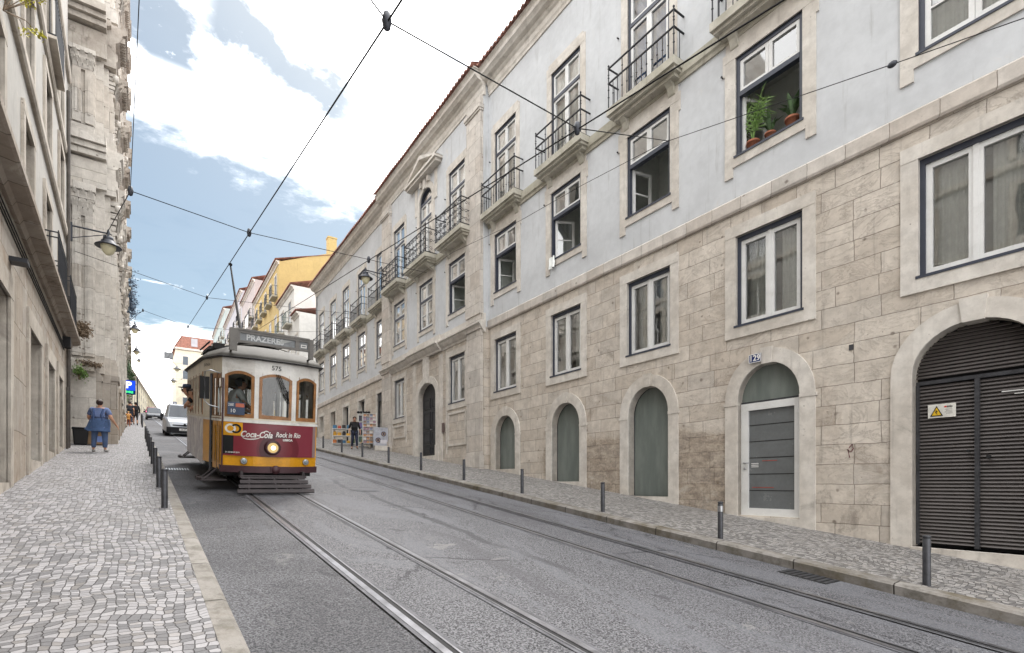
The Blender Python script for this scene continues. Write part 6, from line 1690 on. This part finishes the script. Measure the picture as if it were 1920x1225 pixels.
car('parked_car', 'small dark grey car partly hidden behind the silver van', 'car', (1.75, 75, gz(75)), 0, 4.0, 1.75, 1.48, grey, 1.1, lights=True)
car('parked_van', 'second silver van further up the road above the silver van', 'van', (4.1, 62, gz(62)), 0, 4.9, 1.85, 1.95, silver, .9, van=True)
car('car', 'magenta red car with lit tail lamps cresting the top of the street', 'car', (2.3, 128, gz(128)), PI, 4.0, 1.75, 1.5, red, 1.1, tail=True)

# ------------------------------------------------------------------ people
def skin(verts, edges, sub=1):
    me = bpy.data.meshes.new('skin'); names = list(verts); idx = {k: i for i, k in enumerate(names)}
    me.from_pydata([verts[k][0] for k in names], [(idx[a], idx[b]) for a, b in edges], [])
    ob = bpy.data.objects.new('skin', me); COL.objects.link(ob)
    ob.modifiers.new('s', 'SKIN').use_smooth_shade = True
    for k in names:
        sv = me.skin_vertices[0].data[idx[k]]; r = verts[k][1]; sv.radius = (r, r) if not isinstance(r, tuple) else r; sv.use_root = idx[k] == 0
    su = ob.modifiers.new('u', 'SUBSURF'); su.levels = sub; su.render_levels = sub
    dg = bpy.context.evaluated_depsgraph_get(); dg.update()
    out = bpy.data.meshes.new_from_object(ob.evaluated_get(dg)); bpy.data.objects.remove(ob); return out
def link(me, name, mat, parent):
    me.materials.clear(); me.materials.append(mat)
    for p in me.polygons: p.use_smooth = True; p.material_index = 0
    o = bpy.data.objects.new(name, me); COL.objects.link(o); o.parent = parent; return o
SK = plain('skin', '#b98a70', .55, var=.06)
def person(label, loc, rz, H=1.7, fat=1.0, J=None, top='#202024', legs='#23283a', shoe='#1a1a1c', hair='#2a201a', hairstyle='short', sleeves=.55, skirt=None, shorts=False, hat=None, glasses=False, upper_only=False, fingers=True, group=None, top_len=.86, skinm=None):
    t = thing('person', label, 'person', loc, rz, group); s = H/1.7; f = fat
    P = dict(pelvis=(0, 0, .93), spine=(0, -.01, 1.10), chest=(0, 0, 1.28), neck=(0, -.01, 1.44), jaw=(0, .035, 1.52), head=(0, .02, 1.60), crown=(0, .005, 1.66), nose=(0, .125, 1.575))
    for d, sg in (('l', -1), ('r', 1)):
        P.update({'sh'+d: (sg*.165*f, -.01, 1.375), 'el'+d: (sg*.22*f, -.03, 1.10), 'wr'+d: (sg*.23*f, .05, .87), 'pa'+d: (sg*.23*f, .075, .80),
                  'hi'+d: (sg*.085*f, 0, .88), 'kn'+d: (sg*.10*f, .02, .49), 'an'+d: (sg*.105*f, -.02, .09), 'to'+d: (sg*.115*f, .13, .035)})
    P.update(J or {})
    rad = dict(pelvis=.125*f, spine=.115*f, chest=.135*f, neck=.055, jaw=.066, head=.088, crown=.066, nose=.014)
    for d in 'lr': rad.update({'sh'+d: .062*f, 'el'+d: .042*f, 'wr'+d: .028, 'pa'+d: (.036, .020), 'hi'+d: .092*f, 'kn'+d: .058*f, 'an'+d: .038, 'to'+d: .03})
    E = [('pelvis', 'spine'), ('spine', 'chest'), ('chest', 'neck'), ('neck', 'jaw'), ('jaw', 'head'), ('head', 'crown'), ('head', 'nose')]
    for d in 'lr':
        E += [('chest', 'sh'+d), ('sh'+d, 'el'+d), ('el'+d, 'wr'+d), ('wr'+d, 'pa'+d)]
        if not upper_only: E += [('pelvis', 'hi'+d), ('hi'+d, 'kn'+d), ('kn'+d, 'an'+d), ('an'+d, 'to'+d)]
    sc = lambda p: tuple(c*s for c in p)
    rr = lambda r: tuple(c*s for c in r) if isinstance(r, tuple) else r*s
    V = {k: (sc(P[k]), rr(rad[k])) for k in P if any(k in e for e in E)}
    if fingers:
        for d in 'lr':
            a, w = Vector(P['pa'+d]), Vector(P['wr'+d]); dr = (a-w).normalized(); sg = -1 if d == 'l' else 1
            sd = dr.cross(Vector((1, .2, 0)) if abs(dr.x) < .8 else Vector((0, 1, 0))).normalized(); pn = dr.cross(sd)
            for q, (o, L) in enumerate(((-.03, .055), (-.011, .07), (.010, .066), (.030, .05))):
                b = a+sd*o+dr*.03; V[f'f{d}{q}a'] = (sc(b), .010*s); V[f'f{d}{q}b'] = (sc(b+dr*L*.6+pn*.008), .009*s); V[f'f{d}{q}c'] = (sc(b+dr*L+pn*.028), .0075*s)
                E += [('pa'+d, f'f{d}{q}a'), (f'f{d}{q}a', f'f{d}{q}b'), (f'f{d}{q}b', f'f{d}{q}c')]
            b = a-sd*.04-dr*.02; V[f't{d}a'] = (sc(b), .011*s); V[f't{d}b'] = (sc(b-sd*.02+dr*.045), .009*s); E += [('pa'+d, f't{d}a'), (f't{d}a', f't{d}b')]
    link(skin(V, E), 'body', skinm or SK, t)
    # top
    A = {k: (sc(P[k]), rr(rad[k]+.026)) for k in ('spine', 'chest')}
    lp = Vector(P['pelvis']); A['pelvis'] = (sc((lp.x, lp.y, lp.z+.03)), (rad['pelvis']+.030)*s)
    A['hem'] = (sc((lp.x, lp.y, lp.z-(1.0-top_len))), (rad['pelvis']+.034)*s)
    A['col'] = (sc(tuple(Vector(P['chest']).lerp(Vector(P['neck']), .80))), .068*s)
    Ee = [('hem', 'pelvis'), ('pelvis', 'spine'), ('spine', 'chest'), ('chest', 'col')]
    for d in 'lr': A['tr'+d] = (sc(tuple(Vector(P['chest']).lerp(Vector(P['neck']), .62).lerp(Vector(P['sh'+d]), .50))), .058*s); Ee.append(('col', 'tr'+d))
    for d in 'lr':
        A['sh'+d] = (sc(P['sh'+d]), (rad['sh'+d]+.020)*s)
        if sleeves > .9: A['el'+d] = (sc(P['el'+d]), (rad['el'+d]+.014)*s); e = Vector(P['el'+d]).lerp(Vector(P['wr'+d]), sleeves-1+.0 if sleeves < 2 else .95); A['cu'+d] = (sc(tuple(e)), .042*s); Ee += [('chest', 'sh'+d), ('sh'+d, 'el'+d), ('el'+d, 'cu'+d)]
        else: e = Vector(P['sh'+d]).lerp(Vector(P['el'+d]), sleeves); A['cu'+d] = (sc(tuple(e)), (rad['el'+d]+.026)*s); Ee += [('chest', 'sh'+d), ('sh'+d, 'cu'+d)]
    A = {**{'pelvis': A.pop('pelvis')}, **A}
    link(skin(A, Ee), 'shirt', plain('cloth_'+top.strip('#'), top, .85, var=.12, scale=6, bump=.3, bscale=30), t)
    if not upper_only:
        B = {'pelvis': (sc(P['pelvis']), (rad['pelvis']+.012)*s)}; Eb = []
        for d in 'lr':
            B['hi'+d] = (sc(P['hi'+d]), (rad['hi'+d]+.012)*s); B['kn'+d] = (sc(P['kn'+d]), (rad['kn'+d]+.016)*s); Eb += [('pelvis', 'hi'+d), ('hi'+d, 'kn'+d)]
            if not shorts: e = Vector(P['kn'+d]).lerp(Vector(P['an'+d]), .93); B['an'+d] = (sc(tuple(e)), .060*s*(.5+.5*f)); Eb.append(('kn'+d, 'an'+d))
        link(skin(B, Eb), 'trousers', plain('cloth_'+legs.strip('#'), legs, .85, var=.15, scale=6, bump=.3, bscale=30), t)
        for d in 'lr':
            a, b = Vector(P['an'+d]), Vector(P['to'+d]); dr = (b-a); dr.z = 0
            m = {'h': (sc((a.x-dr.x*.25, a.y-dr.y*.25, b.z+.01)), .05*s), 'm': (sc((a.x+dr.x*.4, a.y+dr.y*.4, b.z+.015)), .056*s), 't': (sc((b.x, b.y, b.z+.004)), .048*s)}
            link(skin(m, [('h', 'm'), ('m', 't')]), 'shoe', plain('shoe_'+shoe.strip('#'), shoe, .6), t)
    hd = Vector(P['head']); m = MB()
    fwd = (Vector(P['nose'])-hd); fwd.z = 0; fwd.normalize()
    hc = (hd-fwd*.022+Vector((0, 0, .025)))*s
    m.sphere(hc, (.098*s, .104*s, .100*s), 14, 9)
    if hairstyle == 'long':
        m.tube([hc-fwd*.06*s, hc-fwd*.105*s-Vector((0, 0, .12*s)), hc-fwd*.125*s-Vector((0, 0, .28*s))], [.085*s, .068*s, .03*s], 8)
    if hairstyle == 'bun': m.sphere(hc-fwd*.10*s+Vector((0, 0, .02*s)), .055*s, 10, 7)
    # the face side of the cap is cut away
    keep = []
    hm = m.build('hair', plain('hair_'+hair.strip('#'), hair, .6, var=.2, scale=30), t)
    bm = bmesh.new(); bm.from_mesh(hm.data)
    cut = [v for v in bm.verts if ((Vector(v.co)-hc).dot(fwd) > .035*s and v.co.z < hc.z+.045*s)]
    bmesh.ops.delete(bm, geom=cut, context='VERTS'); bm.to_mesh(hm.data); bm.free()
    sdv = Vector((fwd.y, -fwd.x, 0))
    m = MB()
    for q in (-1, 1): m.sphere((hd+fwd*.083+sdv*q*.033+Vector((0, 0, .005)))*s, (.012*s, .012*s, .009*s), 6, 5)
    m.build('eyes', MT['black'], t)
    m = MB(); m.cbox((hd+fwd*.088+Vector((0, 0, -.058)))*s, (.045*s, .012*s, .012*s), rot=Matrix.Rotation(math.atan2(-fwd.x, fwd.y), 3, 'Z')); m.build('mouth', plain('lips', '#8c5148', .5), t)
    if glasses:
        m = MB(); 
        for q in (-1, 1): m.cbox((hd+fwd*.098+sdv*q*.036+Vector((0, 0, .008)))*s, (.062*s, .012*s, .045*s), rot=Matrix.Rotation(math.atan2(-fwd.x, fwd.y), 3, 'Z'))
        m.build('sunglasses', MT['black'], t)
    if hat:
        m = MB(); c = hc+Vector((0, 0, .04*s)); m.lathe([(.108*s, 0), (.105*s, .05*s), (.075*s, .085*s), (.001, .095*s)], c, 14); b = c+fwd*.13*s; m.sphere(b, (.085*s, .085*s, .012*s), 10, 5); m.build('cap', plain('cap_'+hat.strip('#'), hat, .7), t)
    return t
# woman in denim on the left pavement, seen from behind, weight on both feet, right arm held away from the body
Y = 19.5
w = person('woman in denim tunic and jeans seen from behind on the left pavement', (-.88, Y, gz(Y)+.133), R(-14), 1.53, 1.28,
       dict(elr=(.34, -.10, 1.10), wrr=(.44, .02, .90), par=(.47, .05, .84), ell=(-.32, .06, 1.12), wrl=(-.24, .22, .98), pal=(-.20, .27, .95), anl=(-.16, -.02, .09), tol=(-.20, .13, .035), anr=(.15, -.02, .09), tor=(.19, .12, .035), knl=(-.15, .02, .49), knr=(.14, .02, .49)),
       top='#5c6c92', legs='#45587a', shoe='#8d8a86', hair='#33231d', hairstyle='bun', sleeves=.75, top_len=.99)
m = MB(); n = 26; vs = []
for j in range(7):
    z = .97-.062*j
    for k in range(n):
        a = 2*PI*k/n; r = (.222+.004*j+.008*math.sin(j*.9))*(1+.03*math.sin(a*5+j*.3)); fl = 1+.55*max(0, -math.cos(a)-.55)*2*(j/6)**1.5
        vs.append((r*1.06*math.cos(a)*fl, r*.86*math.sin(a), z+(.06*(j/6) if math.cos(a) < -.75 else 0)))
m.add(vs, [(j*n+k, j*n+(k+1) % n, (j+1)*n+(k+1) % n, (j+1)*n+k) for j in range(6) for k in range(n)], 0, True)
m.build('tunic_skirt', plain('denim', '#475f86', .85, var=.2, scale=5, bump=.3), w)
m = MB()
m.tube([(-.11, -.165, .90), (-.09, -.165, 1.08), (-.12, -.085, 1.26)], .028, 6); m.tube([(.11, -.165, .90), (.09, -.165, 1.08), (.12, -.085, 1.26)], .028, 6); m.build('apron_strap', plain('denim_strap', '#3c5078', .85, var=.2), w)
# walkers further up
walk = dict(knl=(-.1, .12, .50), anl=(-.1, .03, .12), tol=(-.1, .17, .07), knr=(.1, .04, .50), anr=(.1, -.20, .14), tor=(.1, -.07, .05), elr=(.24, -.08, 1.10), wrr=(.25, .0, .88), par=(.25, .03, .81), ell=(-.24, .04, 1.10), wrl=(-.25, .16, .92), pal=(-.25, .20, .86))
person('walker in a long black jacket and shorts seen from behind', (-.06, 48, gz(48)+.13), R(4), 1.70, 1.15, walk, top='#17171b', legs='#1b1b22', hair='#231d1a', sleeves=2, shorts=True, top_len=.72)
person('walker in dark clothes close to the church wall behind the child', (-.40, 46.9, gz(46.9)+.13), R(-3), 1.72, 1.05, walk, top='#23262f', legs='#2a3040', hair='#2a2422', sleeves=.6)
person('small child in orange and brown walking up the left pavement', (-.45, 44.0, gz(44.0)+.13), 0, 1.02, 1.15, dict(elr=(.26, -.02, 1.2), wrr=(.34, .05, 1.12), par=(.38, .07, 1.12), ell=(-.26, -.02, 1.2), wrl=(-.34, .05, 1.12), pal=(-.38, .07, 1.12)), top='#c08a4a', legs='#8b4f33', hair='#c59a63', shoe='#a5502c')
person('distant walker in grey beyond the two dark figures', (-.34, 54, gz(54)+.13), 0, 1.70, 1.0, walk, top='#7a8696', legs='#30343d', hair='#8f8a84', fingers=False)
# woman by the souvenir stall, walking down towards us
person('woman in black with long dark hair walking past the souvenir stall', (9.15, 26.5, gz(26.5)+.135), R(165), 1.68, 1.06,
       dict(elr=(.27, -.02, 1.12), wrr=(.27, .10, .92), par=(.26, .14, .86), ell=(-.26, -.05, 1.11), wrl=(-.28, .04, .90), pal=(-.28, .07, .84), knl=(-.10, .10, .50), anl=(-.12, .12, .10), tol=(-.13, .26, .05), knr=(.11, .04, .49), anr=(.13, -.12, .12), tor=(.15, .02, .04)),
       top='#131316', legs='#20263c', hair='#2b1c18', hairstyle='long', sleeves=1.35, top_len=.80)
# the driver, standing at the left front window, turned to his left, reaching down to the controller
def tram_pt(x, y, z): return tuple((Matrix.Rotation(PITCH, 3, 'X') @ Vector((x, y, z)))+Vector((TX, TY, gz(TY)+.02)))
person('tram driver in white shirt behind the left front window', tram_pt(-.58, .56, .55), R(-78), 1.74, 1.05,
       dict(neck=(0, .05, 1.43), jaw=(0, .11, 1.49), head=(0, .10, 1.57), crown=(0, .08, 1.63), nose=(0, .205, 1.54), ell=(-.22, .14, 1.14), wrl=(-.14, .38, 1.02), pal=(-.12, .45, 1.0), elr=(.24, .10, 1.12), wrr=(.20, .34, .98), par=(.19, .41, .96)),
       top='#c9c7c4', legs='#23252c', hair='#1d1714', sleeves=.95, skinm=SK)
lean = dict(spine=(-.02, .10, 1.08), chest=(-.02, .28, 1.24), neck=(-.02, .42, 1.36), jaw=(-.04, .49, 1.43), head=(-.05, .49, 1.51), crown=(-.05, .475, 1.57), nose=(-.06, .60, 1.49), shl=(-.19, .28, 1.31), shr=(.15, .28, 1.31), ell=(-.27, .44, 1.10), wrl=(-.10, .52, 1.08), pal=(-.03, .53, 1.08), elr=(.22, .42, 1.10), wrr=(.10, .52, 1.12), par=(.04, .53, 1.12))
person('passenger in cap and black shirt leaning his arms out of the tram side window', tram_pt(-.74, 4.12, .58), R(72), 1.66, 1.05, lean, top='#17181b', hair='#2c2420', hat='#2b3a50', glasses=True, sleeves=.7, upper_only=False)
person('second passenger in sunglasses looking out right beside the man in the cap', tram_pt(-.66, 3.75, .55), R(76), 1.60, .92, lean, top='#22232a', hair='#3a2a22', glasses=True, sleeves=.7)
